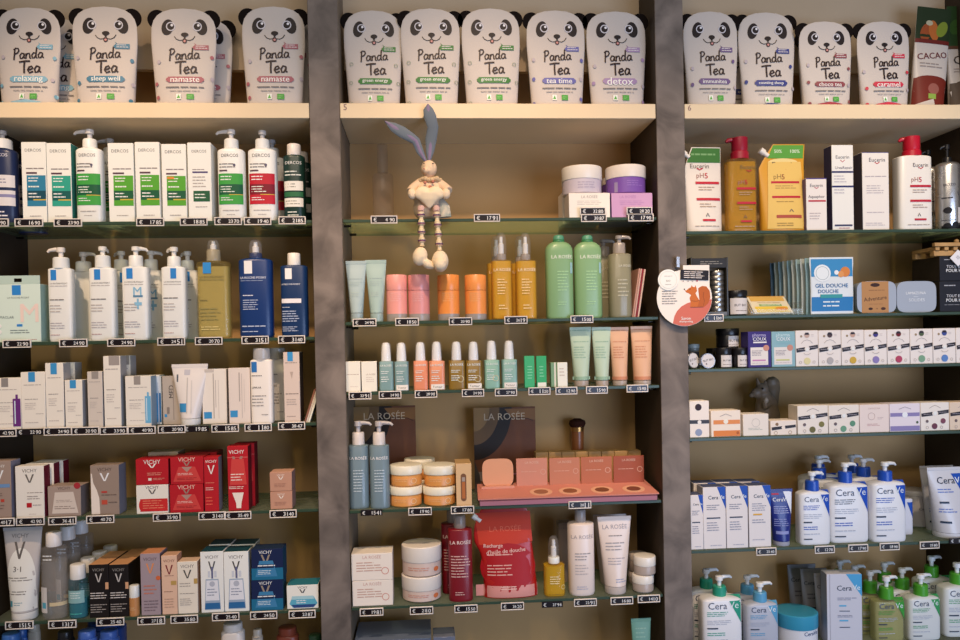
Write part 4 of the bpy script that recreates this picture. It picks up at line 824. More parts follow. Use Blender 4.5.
gel(545.5, 573, .014, 'green shower gel bottle beside the golden oil'); gel(574, 601.5, .014, 'green shower gel bottle beside the frosted pump bottle')
fp = bottle('pump_bottle', 'frosted beige pump bottle beside the leaning leaflets', 'M2', 608.5, 631, 253.5, .014, '#a9a488', [('T', 'LA ROSÉE', .66, .2, .6, '#d8d4c0'), ('l', .3, .4, .8, .7, 5, '#b8b49c')], .9, 2.6, sr=.004, kind='t', nr=.008, tops=[('pump', 12.5, 243, 235.5, 20, .026, '#c0b4a8', '#c0b8b0', 't')], liquid=('#b4b08c', .95))
dup(fp, -.022, .06, 0, 'frosted beige pump bottle standing behind the front one')
bk = MB()
for i, c in enumerate(('#b98a78', '#c9a294', '#8c2430', '#d8b8a8')): bk.box(i*.0042, i*.0042+.0034, 0, .075, 0, .112, mat(c, 'p'), bev=.0003)
o = bk.build('leaflet_stack', fix=False); p = at(635, 316, .02); o.location = (p.x-.004, .03, SH['M2']+.0005); o.rotation_euler = (0, .16, 0)
tag(o, 'pink and red leaflets leaning against the pillar beside the frosted pump bottle', 'leaflet')

# --- third shelf
w1 = carton('lip_box', 'white carton next to the pillar on the dropper shelf', 'M3', 346, 361, 361.5, .012, .035, '#efe2d4', [('l', .1, .4, .9, .46, 1, '#c4b4a8'), ('l', .3, .8, .8, .85, 1, '#d8ccc0')])
carton('lip_box', 'white carton beside the first blue-grey dropper bottle', 'M3', 362, 377.5, 361.5, .012, .035, '#efe2d4', [('t', 'LA ROSÉE', .6, .42, .6, '#b4a498'), ('l', .3, .5, .9, .7, 3, '#d8ccc0')], side='#44403c')
def drop(x0, x1, y, c, lab, sticker, yc, Y=.012, cw=10.5, pr='#dfe6e0'):
    it = [('T', 'LA ROSÉE', .5, .14, .78, pr), ('l', .15, .32, .8, .44, 2, pr), ('l', .15, .5, .75, .72, 3, pr)]
    if 'olive' in lab: it += [('o', .72, .64, .2, '#e0d0a0', .035)]
    if sticker: it += [('r', .12, .80, .95, .98, '#e9dfd4'), ('t', 'Testeur', .52, .89, .6, '#4a443c')]
    return bottle('dropper_bottle', lab, 'M3', x0, x1, y, Y, c, it, .85, 5, sr=.0018, foot=1, nr=.0075, tops=[('drop', cw, yc, True)])
for a_ in [(379.5, 394.5, 361, '#7c9c9c', 'blue-grey dropper bottle beside the white cartons', 0, 342), (395, 409.5, 361, '#78989a', 'blue-grey dropper bottle with tester sticker', 1, 342),
           (414, 428.5, 360.5, '#e08c68', 'salmon orange dropper bottle without sticker', 0, 341.5), (429.5, 445.5, 360.5, '#e09068', 'salmon orange dropper bottle with tester sticker', 1, 341),
           (449, 465.5, 360, '#8c6c24', 'olive amber dropper bottle with round seal', 0, 341), (466, 482.5, 360, '#8c6c24', 'olive amber dropper bottle with tester sticker', 1, 341),
           (484.5, 500, 359.5, '#8cb8a4', 'mint dropper bottle beside the olive ones', 0, 340), (502, 517.5, 359, '#8cb4a8', 'mint dropper bottle with tester sticker', 1, 340)]: drop(*a_)
carton('stick_box', 'slim bright green carton beside the mint droppers', 'M3', 525, 535, 356, .012, .012, '#45b478', [('l', .3, .3, .8, .75, 5, '#8cd8ac')])
carton('stick_box', 'slim bright green carton with white sticker', 'M3', 537, 547, 356, .012, .012, '#3cae70', [('l', .3, .3, .8, .7, 4, '#8cd8ac'), ('r', .1, .84, .95, .98, '#e9e4d4')])
carton('stick_box', 'small white carton with green-lined flank', 'M3', 558, 568, 362.5, .012, .02, '#efe4d6', [('l', .2, .2, .8, .6, 3, '#d0c4b4')], side='#a8b894')
carton('stick_box', 'thin green and white carton touching the small white one', 'M3', 551.5, 558, 362.5, .016, .02, '#7ca07c', [('r', .5, 0, .75, 1, '#dcd8c4')])
def t3(x0, x1, b0, b1, y, c, lab, lc): tube_thing('cream_tube', lab, 'M3', x0, x1, b0, b1, y, 380, .012, c, '#b4a494', [('l', .1, .04, .9, .09, 1, lc), ('l', .15, .26, .85, .3, 1, lc), ('l', .15, .36, .8, .6, 5, lc), ('r', .1, .93, .9, .99, lc)])
t3(570.5, 592, 574, 588.5, 327, '#b8ccb4', 'mint green tube beside the small white carton', '#94b49c'); t3(592, 611, 596, 608.5, 327, '#b8ccb4', 'mint green tube with pale sticker, touching the peach tube', '#94b49c')
t3(611, 630, 612, 626, 327, '#dcae8c', 'peach tube beside the mint ones', '#c88868'); t3(632, 653.5, 634, 651, 326, '#dcae8c', 'peach tube with tester sticker next to the pillar', '#c88868')

# --- fourth shelf: make-up
bl = bottle('pump_bottle', 'blue-grey cleansing pump bottle next to the pillar', 'M4', 349, 369.5, 444, .020, '#8ca4b0', [('T', 'LA ROSÉE', .5, .2, .86, '#e4e4e4'), ('l', .25, .38, .85, .75, 8, '#bccad0')], .9, 2.6, sr=.003, kind='t', nr=.008, foot=1, tops=[('pump', 12.5, 432, 421, 10, .030, '#cfc8c4', '#b9b4b4', 'g')], liquid=('#90aab8', .97))
bl2 = bottle('pump_bottle', 'blue-grey cleansing pump bottle beside the orange jars', 'M4', 370, 390, 444, .014, '#8ca4b0', [('T', 'LA ROSÉE', .5, .2, .86, '#e4e4e4'), ('l', .25, .38, .85, .75, 8, '#bccad0')], .9, 2.6, sr=.003, kind='t', nr=.008, foot=1, tops=[('pump', 12.5, 432, 421, 12, .032, '#cfc8c4', '#b9b4b4', 'g')], liquid=('#90aab8', .97))
def poster(x0, x1, y, lab, seed):
    X, w, z, zz = frame('M4', x0, x1, y, .17); h = zz(y); b = MB(); b.box(-w/2, w/2, 0, .003, 0, h, mat('#70452e', 'p'), bev=.0004)
    A = [('p', [(0, 0)]+[(.62*cos(a), .62*sin(a)) for a in [pi/2*j/12 for j in range(13)]], '#2a211c'), ('p', [(0, 0)]+[(.42*cos(a), .44*sin(a)) for a in [pi/2*j/12 for j in range(13)]], '#6c5236'), ('p', [(0, 0)]+[(.26*cos(a), .28*sin(a)) for a in [pi/2*j/12 for j in range(13)]], '#8f7048'),
         ('p', [(.5, .02), (1, .02), (1, .16), (.8, .13), (.62, .13)], '#8a6038'), ('t', 'LA ROSÉE', .5, .10, .66, '#c9b49a'), ('a', [(.6, .13), (.75, .125), (.88, .14), (.96, .17)], .008, '#2a1812'),
         ('l', .6, .78, .9, .82, 1, '#a8687c'), ('r', .06, .76, .34, .87, '#8c7c70'), ('p', [(0, .62), (.08, .80), (.12, 1), (0, 1)], '#4c4440')]
    art(b, A, w, h, y0=0); o = b.build('show_card', fix=False); o.location = (X, .165, z); tag(o, lab, 'show card', 'brown show cards at the back')
poster(354, 416, 406, 'brown show card with dark round swirl behind the blue-grey pump bottles', 1); poster(474, 535.5, 407, 'brown show card with dark round swirl behind the pink tester tray', 2)
def oj(x0, x1, yt, yl, lab, on=None): return jar('balm_jar', lab, 'M4', x0, x1, yt, yl, .012, '#dc9850', '#efe0cc', [('l', .15, .3, .6, .6, 2, '#eebc84'), ('o', .75, .5, .09, '#f0c898', .02)], 'g', 'orange balm jars', on, bw=.95)
q1 = oj(389.5, 423, 486, 494, 'orange jar with white lid, lower one beside the blue-grey pump'); q2 = oj(390, 423, 465, 474, 'orange jar with white lid, upper one beside the blue-grey pump', q1)
q3 = oj(423.5, 457, 486, 494, 'orange jar with white lid, lower one beside the cream carton'); q4 = oj(424, 457, 465, 474, 'orange jar with white lid, upper one beside the cream carton', q3)
q5 = dup(q1, .03, .085, 0, 'orange jar behind the four stacked ones, lower'); HT[q5.name] = HT[q1.name]; dup(q2, .03, .085, 0, 'orange jar behind the four stacked ones, upper with only the lid showing')
def win(mb, w, h, dep): pass
cc = carton('makeup_box', 'cream upright carton with bronze oval window', 'M4', 456.5, 472, 463.5, .012, .07, '#dfb888', [('r', .3, .30, .66, .82, '#7c5438'), ('e', .48, .30, .18, '#7c5438'), ('e', .48, .82, .18, '#7c5438'), ('r', .38, .32, .58, .42, '#a8988c'), ('r', .38, .43, .58, .82, '#b86c38')], side='#b08c5c', top='#c09c6c')
# tester tray
p0 = at(478, 500, .004); p1_ = at(659, 492, .004); wT = p1_.x-p0.x; zT = SH['M4']+.0004
tr = thing('tester_tray', 'pink tilted make-up tester tray with four round wells and five cards', 'tray', ((p0.x+p1_.x)/2, .0, zT)); pm = mat('#cf8574', 'p')
MB().box(-wT/2+.004, wT/2-.004, .004, .085, 0, .010, mat('#a87080', 'p'), bev=.0006).build('base', tr)
bd = MB(); tl = lambda u, v, e=0: Vector((-wT/2+u*wT+ (0 if u < .5 else 0), .003+v*.085, .0135+v*.018+e))
q = [tl(0, 0), tl(1, 0), tl(.975, 1), tl(.01, 1)]; n_ = Vector((0, 0, .0025))
bd.add([*q, *[a+n_ for a in q]], [(0, 1, 2, 3), (4, 5, 6, 7), (0, 1, 5, 4), (1, 2, 6, 5), (2, 3, 7, 6), (3, 0, 4, 7)], pm); 
bd.box(-wT/2+.003, wT/2-.003, .006, .082, .0095, .0135, mat('#8c5058', 'p'), bev=.0003); tt = bd.build('tray_top', tr)
for i, (px, py) in enumerate(((541, 489), (570, 488), (602, 486.5), (633.5, 485))):
    c0 = at(px, py, .03); x = c0.x-tr.location.x; v = .32; zc = tl(0, v).z+.0026; r = .0165
    ring = MB().loft([(0, r*1.55, r*1.25, 2), (.0008, r*1.55, r*1.25, 2)], mat('#e0a888', 'p'), 28).move(lambda a, x=x, zc=zc: Vector((a.x+x, a.y*.9+.003+v*.085, a.z+zc+a.y*.21))).build('well_ring', tr)
    MB().loft([(.0006, r, r*.8, 2), (.0012, r*.96, r*.76, 2)], mat(['#9c6448', '#8c5438', '#7c4830', '#7a4434'][i], 'f'), 28).move(lambda a, x=x, zc=zc: Vector((a.x+x, a.y*.9+.003+v*.085, a.z+zc+a.y*.21))).build('powder', ring)
for i, (a0, a1, ty, by, c) in enumerate(((482.5, 513.5, 459.5, 486, '#e0a27c'), (516.5, 547.5, 459, 485, '#cf8c74'), (549.5, 580, 458.5, 484, '#c47e60'), (581, 612, 457.5, 482.5, '#b86c4c'), (613.5, 644, 456.5, 480, '#a4543a'))):
    A_ = at(a0, by, .07); B_ = at(a1, by, .07); T_ = at(a0, ty, .07); w_ = B_.x-A_.x; zb = .028; h_ = T_.z-zT-zb; xc = (A_.x+B_.x)/2-tr.location.x
    if i == 0:
        k_ = [(w_/2*math.copysign(abs(cos(t_))**.5, cos(t_)), h_/2+h_/2*math.copysign(abs(sin(t_))**.5, sin(t_))) for t_ in [2*pi*j/36 for j in range(36)]]
        mb = MB().prism(k_, 0, .003, mat(c, 'p')); mb.box(-w_/2-.004, w_/2+.001, -.012, .0, -.002, .004, mat('#d89880', 'p')); nm = 'rounded_card'
    else:
        mb = MB().box(-w_/2, w_/2, 0, .003, 0, h_, mat(c, 'p')); art(mb, [larose('#e0b8a0', .5, .14, .44), ('o', .86, .5, .09, '#d8a48c', .02), ('l', .15, .45, .65, .52, 1, '#d8a48c')], w_, h_, y0=0); nm = 'shade_card'
    o = mb.build(nm, tr, fix=(i == 0)); o.location = (xc, .068, zb+.001)
for i in range(8):
    x0 = 536.5+i*13.2; c_ = carton('powder_box', ['small beige powder carton behind the tester cards, %s' % s for s in ('nearest the show card', 'second from the show card', 'third from the show card', 'fourth from the show card', 'fourth from the dark side panel', 'third from the dark side panel', 'second from the dark side panel', 'nearest the dark side panel')][i],
        'M4', x0, x0+12.6, 452.5-.25*i, .115, .03, '#b4905c', [('l', .2, .1, .8, .2, 1, '#947444')], group='powder cartons behind the tester cards')
X, w_, z_, zz = frame('M4', 571, 587, 419, .165); hB = zz(419); hb_ = .072
st = MB().box(-.028, .028, -.012, .012, 0, .068, mat('#a88450', 'p')).build('tester_block', fix=False); st.location = (X, .178, z_); tag(st, 'beige block under the make-up brush', 'block'); HT[st.name] = .068
br = thing('makeup_brush', 'thick brown make-up brush standing upright behind the tester cards', 'brush', (X, .178, z_+.0684)); r = w_/2; hB -= .0684
MB().loft([(0, r*.72, r*.72, 2), (hB*.70, r*.8, r*.8, 2)], mat('#94572c', 'g'), 24).build('handle', br)
MB().loft([(hB*.70, r*.82, r*.82, 2), (hB*.80, r*.84, r*.84, 2)], mat('#b98a50', 'm'), 24).build('ferrule', br)
MB().loft([(hB*.80, r*.85, r*.85, 2), (hB*.88, r*1.05, r*1.05, 2), (hB*.95, r*.95, r*.95, 2), (hB, r*.4, r*.4, 2)], mat('#3c2018', 'k'), 24).build('bristles', br)

# --- fifth shelf
def wbx(): return [('t', 'LA ROSÉE', .5, .12, .45, '#d0a89c'), ('l', .12, .3, .75, .7, 4, '#c9a090'), ('o', .82, .66, .09, '#cf8474', .015)]
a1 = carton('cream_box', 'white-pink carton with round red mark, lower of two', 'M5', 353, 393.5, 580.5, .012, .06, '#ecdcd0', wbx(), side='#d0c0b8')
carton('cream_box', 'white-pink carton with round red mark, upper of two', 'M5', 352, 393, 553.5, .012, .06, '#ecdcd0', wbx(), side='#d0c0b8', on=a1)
def wj(x0, x1, yt, yl, lab, on=None, bc='#d8c2b6', Y=.012, li='#cf8e78'): return jar('cream_jar', lab, 'M5', x0, x1, yt, yl, Y, bc, '#ebddd2', [('l', .15, .3, .75, .6, 2, li), ('e', .86, .5, .06, '#d87848')], 'g', on=on)
b_ = wj(402, 442.5, 575.5, 589, 'white jar with peach print, lower of two'); wj(402, 442.5, 545.5, 561, 'white jar with peach print, upper of two', b_)
bg_ = bottle('wash_bottle', 'burgundy shower oil bottle with clear cap', 'M5', 448.5, 472.5, 527, .012, '#7c1220', [('T', 'LA ROSÉE', .5, .18, .86, '#e8ccc4'), ('l', .1, .36, .9, .68, 8, '#dcb4ac'), ('l', .25, .86, .75, .92, 2, '#dcb4ac')], .7, 2.8, sr=.004, kind='g', foot=1, nr=.009, tops=[('cap', 12, 514.5, '#a89c94', 't')])
dup(bg_, -.014, .055, 0, 'burgundy bottle standing behind the shower oil with clear cap')
def prof_ref(q):
    def ip(tb):
        for (a, va), (b_, vb) in zip(tb, tb[1:]):
            if q <= b_: return va+(vb-va)*(q-a)/(b_-a)
        return tb[-1][1]
    return ip([(0, .72), (.06, .70), (.42, .76), (.52, .82), (.62, .98), (.78, 1), (.88, .90), (1, .76)]), 2, ip([(0, 1), (.06, 1), (.3, .93), (.5, .88), (.7, .80), (.9, .74), (1, .70)])
def spout(x, y, c, sgn=-1, ln=.016, r=.0068):
    def k(t, w, h):
        a = Vector((x*w, 0, y*h)); d = Vector((sgn*.70, 0, .52)).normalized()
        MB().tube([a-d*.006, a+d*ln*.3, a+d*ln*.35, a+d*ln], [r*.7, r*.7, r, r], mat(c, 'g'), 16).build('spout_cap', t)
    return k
pouch('refill_pouch', 'big red refill pouch with white corner spout', 'M5', 474, 537, 509, .014, '#b01c18', [
    ('p', [(.02, .04), (.9, .03), (.93, .38), (.5, .42), (.08, .40)], '#c43a20'), ('r', .02, .86, .99, .99, '#d8948c'), ('e', .53, .66, .44, '#a8161c', .27), ('t', 'LA ROSÉE', .5, .22, .5, '#d86448'), ('T', 'Recharge', .3, .42, .3, '#e8c0b4'), ('T', "d'huile de douche", .5, .475, .62, '#e8c0b4', -.06),
    ('l', .2, .5, .6, .54, 1, '#e0a89c'), ('l', .2, .62, .66, .76, 4, '#e0a89c'), ('l', .4, .86, .66, .91, 2, '#f0c8bc')], prof_ref, .028, kids=spout(-.42, .885, '#efe4de'), kind='g')
bottle('oil_bottle', 'small yellow oil bottle with clear spray cap', 'M5', 543.5, 565.5, 562, .014, '#d0a83c', [('l', .25, .35, .75, .62, 4, '#f0e4b0'), ('o', .86, .7, .1, '#e0d8a0', .02), ('l', .2, .9, .9, .95, 1, '#8c6c20')], .8, 3, sr=.003, kind='c', foot=1, nr=.006, tops=[('cap', 11.5, 556, '#efe6dc', 'g'), ('dome', 11, 535.5, '#c9c2bc', 'c')], liquid=('#f0c434', .93))
bottle('lotion_bottle', 'white lotion bottle with frosted cap beside the yellow oil', 'M5', 568, 594, 521.5, .014, '#e4d4ca', [('t', 'LA ROSÉE', .5, .18, .84, '#b4aaaa'), ('l', .2, .40, .8, .52, 3, '#a49c9c'), ('l', .2, .56, .7, .72, 4, '#c4b8b4'), ('l', .25, .86, .8, .92, 2, '#b4b4c4')], .8, 2.4, sr=.005, kind='g', nr=.008, tops=[('cap', 11, 509.5, '#c4bab4', 't')])
bottle('lotion_bottle', 'grey box-like bottle deep behind the white lotion bottle', 'M5', 557, 572, 520, .12, '#9c8c80', [larose('#6c6c7c', .5, .1, .8)], .8, 4, sr=.002)
tube_thing('cream_tube', 'white tube standing on its cap beside the jar stack', 'M5', 597.5, 631, 607, 628, 517, 585, .012, '#dfcfc4', '#cdbfb5', [('t', 'LA ROSÉE', .5, .14, .74, '#9c98a0'), ('l', .3, .26, .7, .30, 1, '#8c8480'), ('l', .2, .36, .8, .5, 3, '#a49c9c'), ('l', .25, .58, .8, .70, 3, '#b8acac'), ('l', .45, .88, .8, .95, 2, '#a4a8c0')])
tube_thing('cream_tube', 'white tube behind the one standing on its cap', 'M5', 594, 627, 602, 622, 515, 582, .075, '#cdbcb0', '#bcaea4', [])
g_ = jar('cream_jar', 'small grey-bodied jar with white lid, lower of two', 'M5', 633.5, 654.5, 574, 582, .012, '#b0a298', '#ecdfd4'); jar('cream_jar', 'small grey-bodied jar with white lid, upper of two', 'M5', 635, 656.5, 555.5, 564.5, .012, '#b0a298', '#ecdfd4', on=g_)
g_ = jar('cream_jar', 'small jar behind the two stacked grey-bodied ones, lower', 'M5', 629, 648, 571, 576, .07, '#a09288', '#c4b8ac'); jar('cream_jar', 'small jar behind the two stacked grey-bodied ones, upper', 'M5', 629, 648, 553, 559, .07, '#a09288', '#c4b8ac', on=g_)
carton('gift_box', 'wide blue-grey carton cut by the bottom edge under the jars', 'M6', 355, 432, 640, .012, .12, '#5c6880', [('l', .1, .2, .8, .4, 3, '#8c98ac')], top='#6c7a94', kind='g')
carton('gift_box', 'blue-grey carton beside the wide one at the bottom edge', 'M6', 434, 456, 637, .03, .06, '#6c7488', [], top='#7c8498', kind='g')
tube_thing('cream_tube', 'green tube at the bottom edge next to the pillar', 'M6', 632, 651.5, 635, 648, 618, 700, .014, '#6c9c8c', '#5c8c7c', [('l', .2, .1, .8, .3, 4, '#8cb4a4')])

for px, py, tx, un, sh in [(384, 219.5, '4,90', 'the frosted bottle deep in the shelf', 'M1'), (487, 217.8, '17,91', 'the empty stretch beside the doll', 'M1'), (594, 218, '30,87', 'the white jar, lower of the double tag', 'M1'), (641, 217.5, '17,90', 'the purple jar, lower of the double tag', 'M1')]: price_tag(sh, px, py, tx, un, Y=.0008)
price_tag('M1', 593, 211, '32,80', 'the white jar, upper of the double tag', Y=.0008); price_tag('M1', 639.5, 210.8, '28,20', 'the purple jar, upper of the double tag', Y=.0008)
for px, py, tx, un in [(364.5, 322.5, '24,90', 'the pale tubes'), (407, 321.8, '18,50', 'the pink sticks'), (460.5, 321.3, '20,90', 'the orange sticks'), (516, 320, '26,19', 'the golden oils'), (582, 319.2, '15,00', 'the green gels')]: price_tag('M2', px, py, tx, un, wide=24)
for px, py, tx, un in [(360, 395.7, '22,91', 'the white cartons'), (390, 395, '24,90', 'the blue-grey droppers'), (426, 394, '28,90', 'the salmon droppers'), (473, 393, '24,90', 'the olive droppers'), (506, 392.3, '27,90', 'the mint droppers'), (539.5, 391.2, '11,20', 'the slim green cartons'), (566.5, 390.8, '12,90', 'the small white carton'), (597, 390, '15,90', 'the mint tubes'), (637.5, 388.5, '15,90', 'the peach tubes')]: price_tag('M3', px, py, tx, un, wide=23)
for px, py, tx, un, wt in [(371.5, 512.8, '15,41', 'the blue-grey pump bottles', 0), (420, 511.5, '19,90', 'the orange jars', 1), (462.5, 510, '17,80', 'the cream carton with window', 1), (580, 505, '20,11', 'the tester tray', 1)]: price_tag('M4', px, py, tx, un, wt, wide=24)
for px, py, tx, un, wt in [(371.5, 612.3, '19,81', 'the white-pink cartons', 1), (421.5, 610.8, '21,10', 'the white jars', 1), (466, 609, '15,50', 'the burgundy bottle', 1), (512.5, 606.5, '26,20', 'the red refill pouch', 1), (552.5, 604.8, '27,94', 'the small yellow oil', 0), (585.5, 602.8, '22,91', 'the white lotion bottle beside the yellow oil', 1), (622, 601, '16,80', 'the white tube', 1), (649, 599, '14,10', 'the grey-bodied jars', 1)]: price_tag('M5', px, py, tx, un, wt, wide=24)

# ================================================================ third bay
def euc(mark='#c02638', dark='#55505a'): return [('t', 'Eucerin', .5, .14, .62, dark), ('a', [(.40, .175), (.5, .20), (.6, .175)], .03, mark)]
def ph5(t='#c02638'): return [('t', 'pH', .42, .34, .2, '#a8746c'), ('T', '5', .58, .335, .08, t), ('r', .28, .405, .92, .435, t), ('l', .35, .46, .8, .52, 2, '#b0947c'), ('r', .28, .60, .92, .63, t), ('l', .35, .66, .8, .72, 2, '#b0947c'), ('a', [(.5, .82), (.54, .78), (.58, .82)], .02, '#4c4c5c'), ('r', .4, .85, .75, .875, t), ('l', .2, .92, .85, .95, 1, '#b0a090')]
def prof_r2(q):
    return (.97+.02*q if q < .74 else .985-.42*(q-.74)/.26), 2, .96+.04*q
def cutleft(c): return []
pouch('refill_pouch', 'white refill pouch with green top next to the round sign pillar', 'R1', 684, 722, 147, .016, '#dcd2c6', [('p', [(.24, .01), (.98, .01), (.98, .18), (.08, .18)], '#3c7430'), ('l', .2, .06, .85, .12, 1, '#7ca86c')]+[('t', 'Eucerin', .42, .22, .5, '#6c645c'), ('a', [(.34, .245), (.42, .265), (.5, .245)], .03, '#c02638')]+ph5(), prof_r2, .024, kids=spout(-.40, .90, '#e6dcd0', -1, .012), kind='g', rz=.05)
bottle('pump_bottle', 'gold shower oil bottle with dark red pump', 'R1', 724, 756, 159.5, .02, '#c9a45c', [('t', 'Eucerin', .66, .13, .5, '#7c6a48'), ('a', [(.6, .17), (.68, .19), (.76, .17)], .03, '#b02434')]+[it for it in ph5()], .55, 4, sr=.004, kind='c', foot=1, nr=.010, tops=[('pump', 17.5, 152, 138, 185, .031, '#a0122c', '#94102a', 'g', 1)], liquid=('#d8a02c', .95))
pouch('refill_pouch', 'yellow refill pouch with green top band and white spout', 'R1', 759, 806, 144, .016, '#dc9c2c', [('p', [(.32, .01), (.97, .01), (.95, .16), (.20, .16)], '#5ca03c'), ('T', '50%', .42, .08, .16, '#dce8c8'), ('T', '100%', .78, .08, .2, '#dce8c8'), ('e', .52, .21, .32, '#efd48c', .05), ('p', [(.2, .2), (.9, .2), (.95, .97), (.12, .97)], '#e8c068'),
     ('t', 'Eucerin', .54, .235, .5, '#5c5040'), ('a', [(.5, .265), (.57, .28), (.64, .265)], .03, '#c02638')]+[('t', 'pH', .38, .38, .16, '#8c6c3c'), ('T', '5', .5, .375, .06, '#8c3c2c'), ('r', .24, .425, .84, .45, '#c02638'), ('l', .32, .47, .8, .52, 2, '#b08c4c'), ('r', .24, .595, .84, .62, '#c02638'), ('l', .32, .65, .7, .68, 1, '#b08c4c'), ('a', [(.58, .78), (.62, .75), (.66, .78)], .02, '#4c4c5c'), ('r', .3, .815, .84, .85, '#b05040'), ('l', .3, .9, .8, .95, 2, '#b08c4c')],
     lambda q: ((.94+.05*q) if q < .74 else .98-.62*(q-.74)/.26, 2, (.96-.02*q if q < .8 else .945+.05*(q-.8)/.2)), .024, kids=spout(-.33, .885, '#e9ddd0', -1, .017, .0078), kind='g')
carton('lotion_box', 'short white carton with purple top edge beside the yellow pouch', 'R1', 806.5, 827, 178, .02, .035, '#e9dcd2', [('r', 0, 0, 1, .02, '#4c3c7c')]+euc()+[('t', 'Aquaphor', .5, .36, .8, '#5c5460'), ('r', .1, .42, .95, .45, '#c02638'), ('l', .15, .65, .8, .8, 3, '#c4b4b0')], side='#6c5c8c', top='#4c3c7c')
carton('lotion_box', 'tall narrow white carton with two dark blue stripes', 'R1', 832, 853.5, 145, .02, .035, '#ece2d8', euc()+[('t', 'UreaRepair', .55, .27, .8, '#6c6474'), ('r', 0, .305, 1, .325, '#2c2c60'), ('l', .1, .35, .7, .45, 3, '#c4bcc0'), ('r', 0, .475, 1, .495, '#2c2c60'), ('l', .1, .51, .8, .58, 2, '#c4bcc0'), ('r', .1, .93, .92, .95, '#3c3c5c'), ('l', .3, .96, .8, .99, 1, '#c08c8c')], side='#4c4660')
carton('lotion_box', 'wide white carton with dark blue top beside the red pump bottle', 'R1', 862.5, 889, 152, .02, .045, '#e9ded4', [('r', 0, 0, 1, .01, '#3c3068')]+[('t', 'Eucerin', .56, .10, .6, '#55505a'), ('a', [(.47, .13), (.56, .15), (.65, .13)], .03, '#c02638'), ('l', .1, .30, .9, .33, 1, '#b4a8ac'), ('l', .15, .42, .9, .54, 4, '#c4b8b8'), ('l', .15, .76, .8, .79, 1, '#c4b8b8'), ('l', .1, .9, .9, .95, 2, '#c4b8b8')], side='#5c545c', top='#3c3068')
bottle('pump_bottle', 'white body lotion bottle with bright red pump', 'R1', 893.5, 929.5, 156.5, .02, '#ece0d6', [('t', 'Eucerin', .6, .14, .45, '#5c5058'), ('a', [(.53, .17), (.6, .19), (.67, .17)], .025, '#c02638')]+ph5(), .5, 4, sr=.005, foot=1, nr=.013, tops=[('pump', 17, 151, 137, 190, .028, '#c0102c', '#c0102c', 'g', 1)])
def can(x0, x1, Y, lab): return bottle('spray_can', lab, 'R1', x0, x1, 162, Y, '#d6d2ce', [('r', .0, .94, 1, .985, '#15151a'), ('e', .2, .94, .12, '#15151a'), ('e', .5, .93, .14, '#15151a'), ('e', .8, .94, .12, '#15151a'), ('T', 'BOZO', .3, .35, .4, '#3c3a40'), ('e', .22, .72, .14, '#1c1a20'), ('a', [(.6, .45), (.8, .60)], .02, '#3c4450'), ('l', .05, .52, .4, .57, 1, '#2c2a30'), ('r', .6, .68, .9, .90, '#c9c4c0'), ('l', .05, .85, .5, .88, 1, '#4c4a50')], 1, 2, sr=.012, kind='m', foot=.95, nr=.009,
             tops=[('pump', 8, 157, 144, 200, .014, '#17171a', '#17171a')])
ca = can(936.5, 958.5, .02, 'silver spray can with black nozzle, front one at the end of the shelf'); dup(ca, -.012, .05, 0, 'silver spray can behind the front one')

# --- second shelf
Ysg = -.012; c0 = at(684.5, 298, Ysg); k1 = at(712, 298, Ysg).x-c0.x
sg = thing('round_sign', 'round white and salmon card sign with orange squirrel, clipped to the pillar', 'sign', (c0.x, Ysg, c0.z-k1*1.15))
def circ(cx, cz, r, n=40): return [(cx+r*cos(2*pi*i/n), cz+r*sin(2*pi*i/n)) for i in range(n)]
zc = k1*1.15; R_ = k1
cardm = mat('#e9ded4', 'p')
b = MB(); b.prism(circ(0, zc, R_), 0, .0016, cardm); b.box(-.002, R_*.92, .0002, .0014, zc, zc+R_*1.16, cardm, bev=0)
S = [('l', .06, .40, .34, .62, 4, '#8c8480'), ('T', 'Savon', .34, .86, .22, '#f4e6de', -.0), ('T', 'shampooing', .36, .92, .34, '#f4e6de')]
wd = 2*R_
A = []
arc = [(.5+.495*cos(t), .5+.495*sin(t)) for t in [math.radians(a) for a in range(2, 118, 6)]]
A.append(('p', arc+[(.285, .935), (.31, .82), (.36, .73), (.44, .65), (.55, .59), (.68, .56), (.85, .54), (.99, .53)][:], '#cf6c58'))
A += [('p', [(.50, .35), (.53, .37), (.58, .33), (.62, .31), (.63, .275), (.655, .305), (.69, .31), (.70, .275), (.72, .32), (.73, .38), (.70, .42), (.73, .48), (.77, .55), (.79, .66), (.60, .66), (.61, .58), (.59, .50), (.62, .45), (.58, .42), (.53, .40)], '#c96a20'),
      ('p', [(.73, .66), (.86, .66), (.93, .60), (.97, .50), (.96, .38), (.90, .30), (.82, .29), (.75, .33), (.76, .44), (.77, .55)], '#b85c1c'), ('a', [(.84, .64), (.86, .56), (.84, .48), (.85, .40)], .006, '#6c3410'), ('a', [(.62, .55), (.70, .56), (.78, .55)], .006, '#6c3410'),
      ('e', .60, .345, .010, '#2a1810'), ('e', .50, .345, .012, '#2a1810'), ('a', [(.60, .665), (.72, .668), (.84, .665)], .008, '#5c2c10'),
      ('l', .09, .36, .38, .62, 6, '#8c8480'), ('T', 'Savon', .52, .86, .17, '#f4e6de'), ('T', 'shampooing', .52, .92, .24, '#f4e6de')]
for u in (.48, .57, .65, .73): A.append(('e', u, .2, .014, '#c0b4ac' if u < .7 else '#b8404c'))
art(b, A, wd, wd, y0=0, x0=-R_, z0=zc-R_)
b.build('card_disc', sg, smooth=False, fix=False)
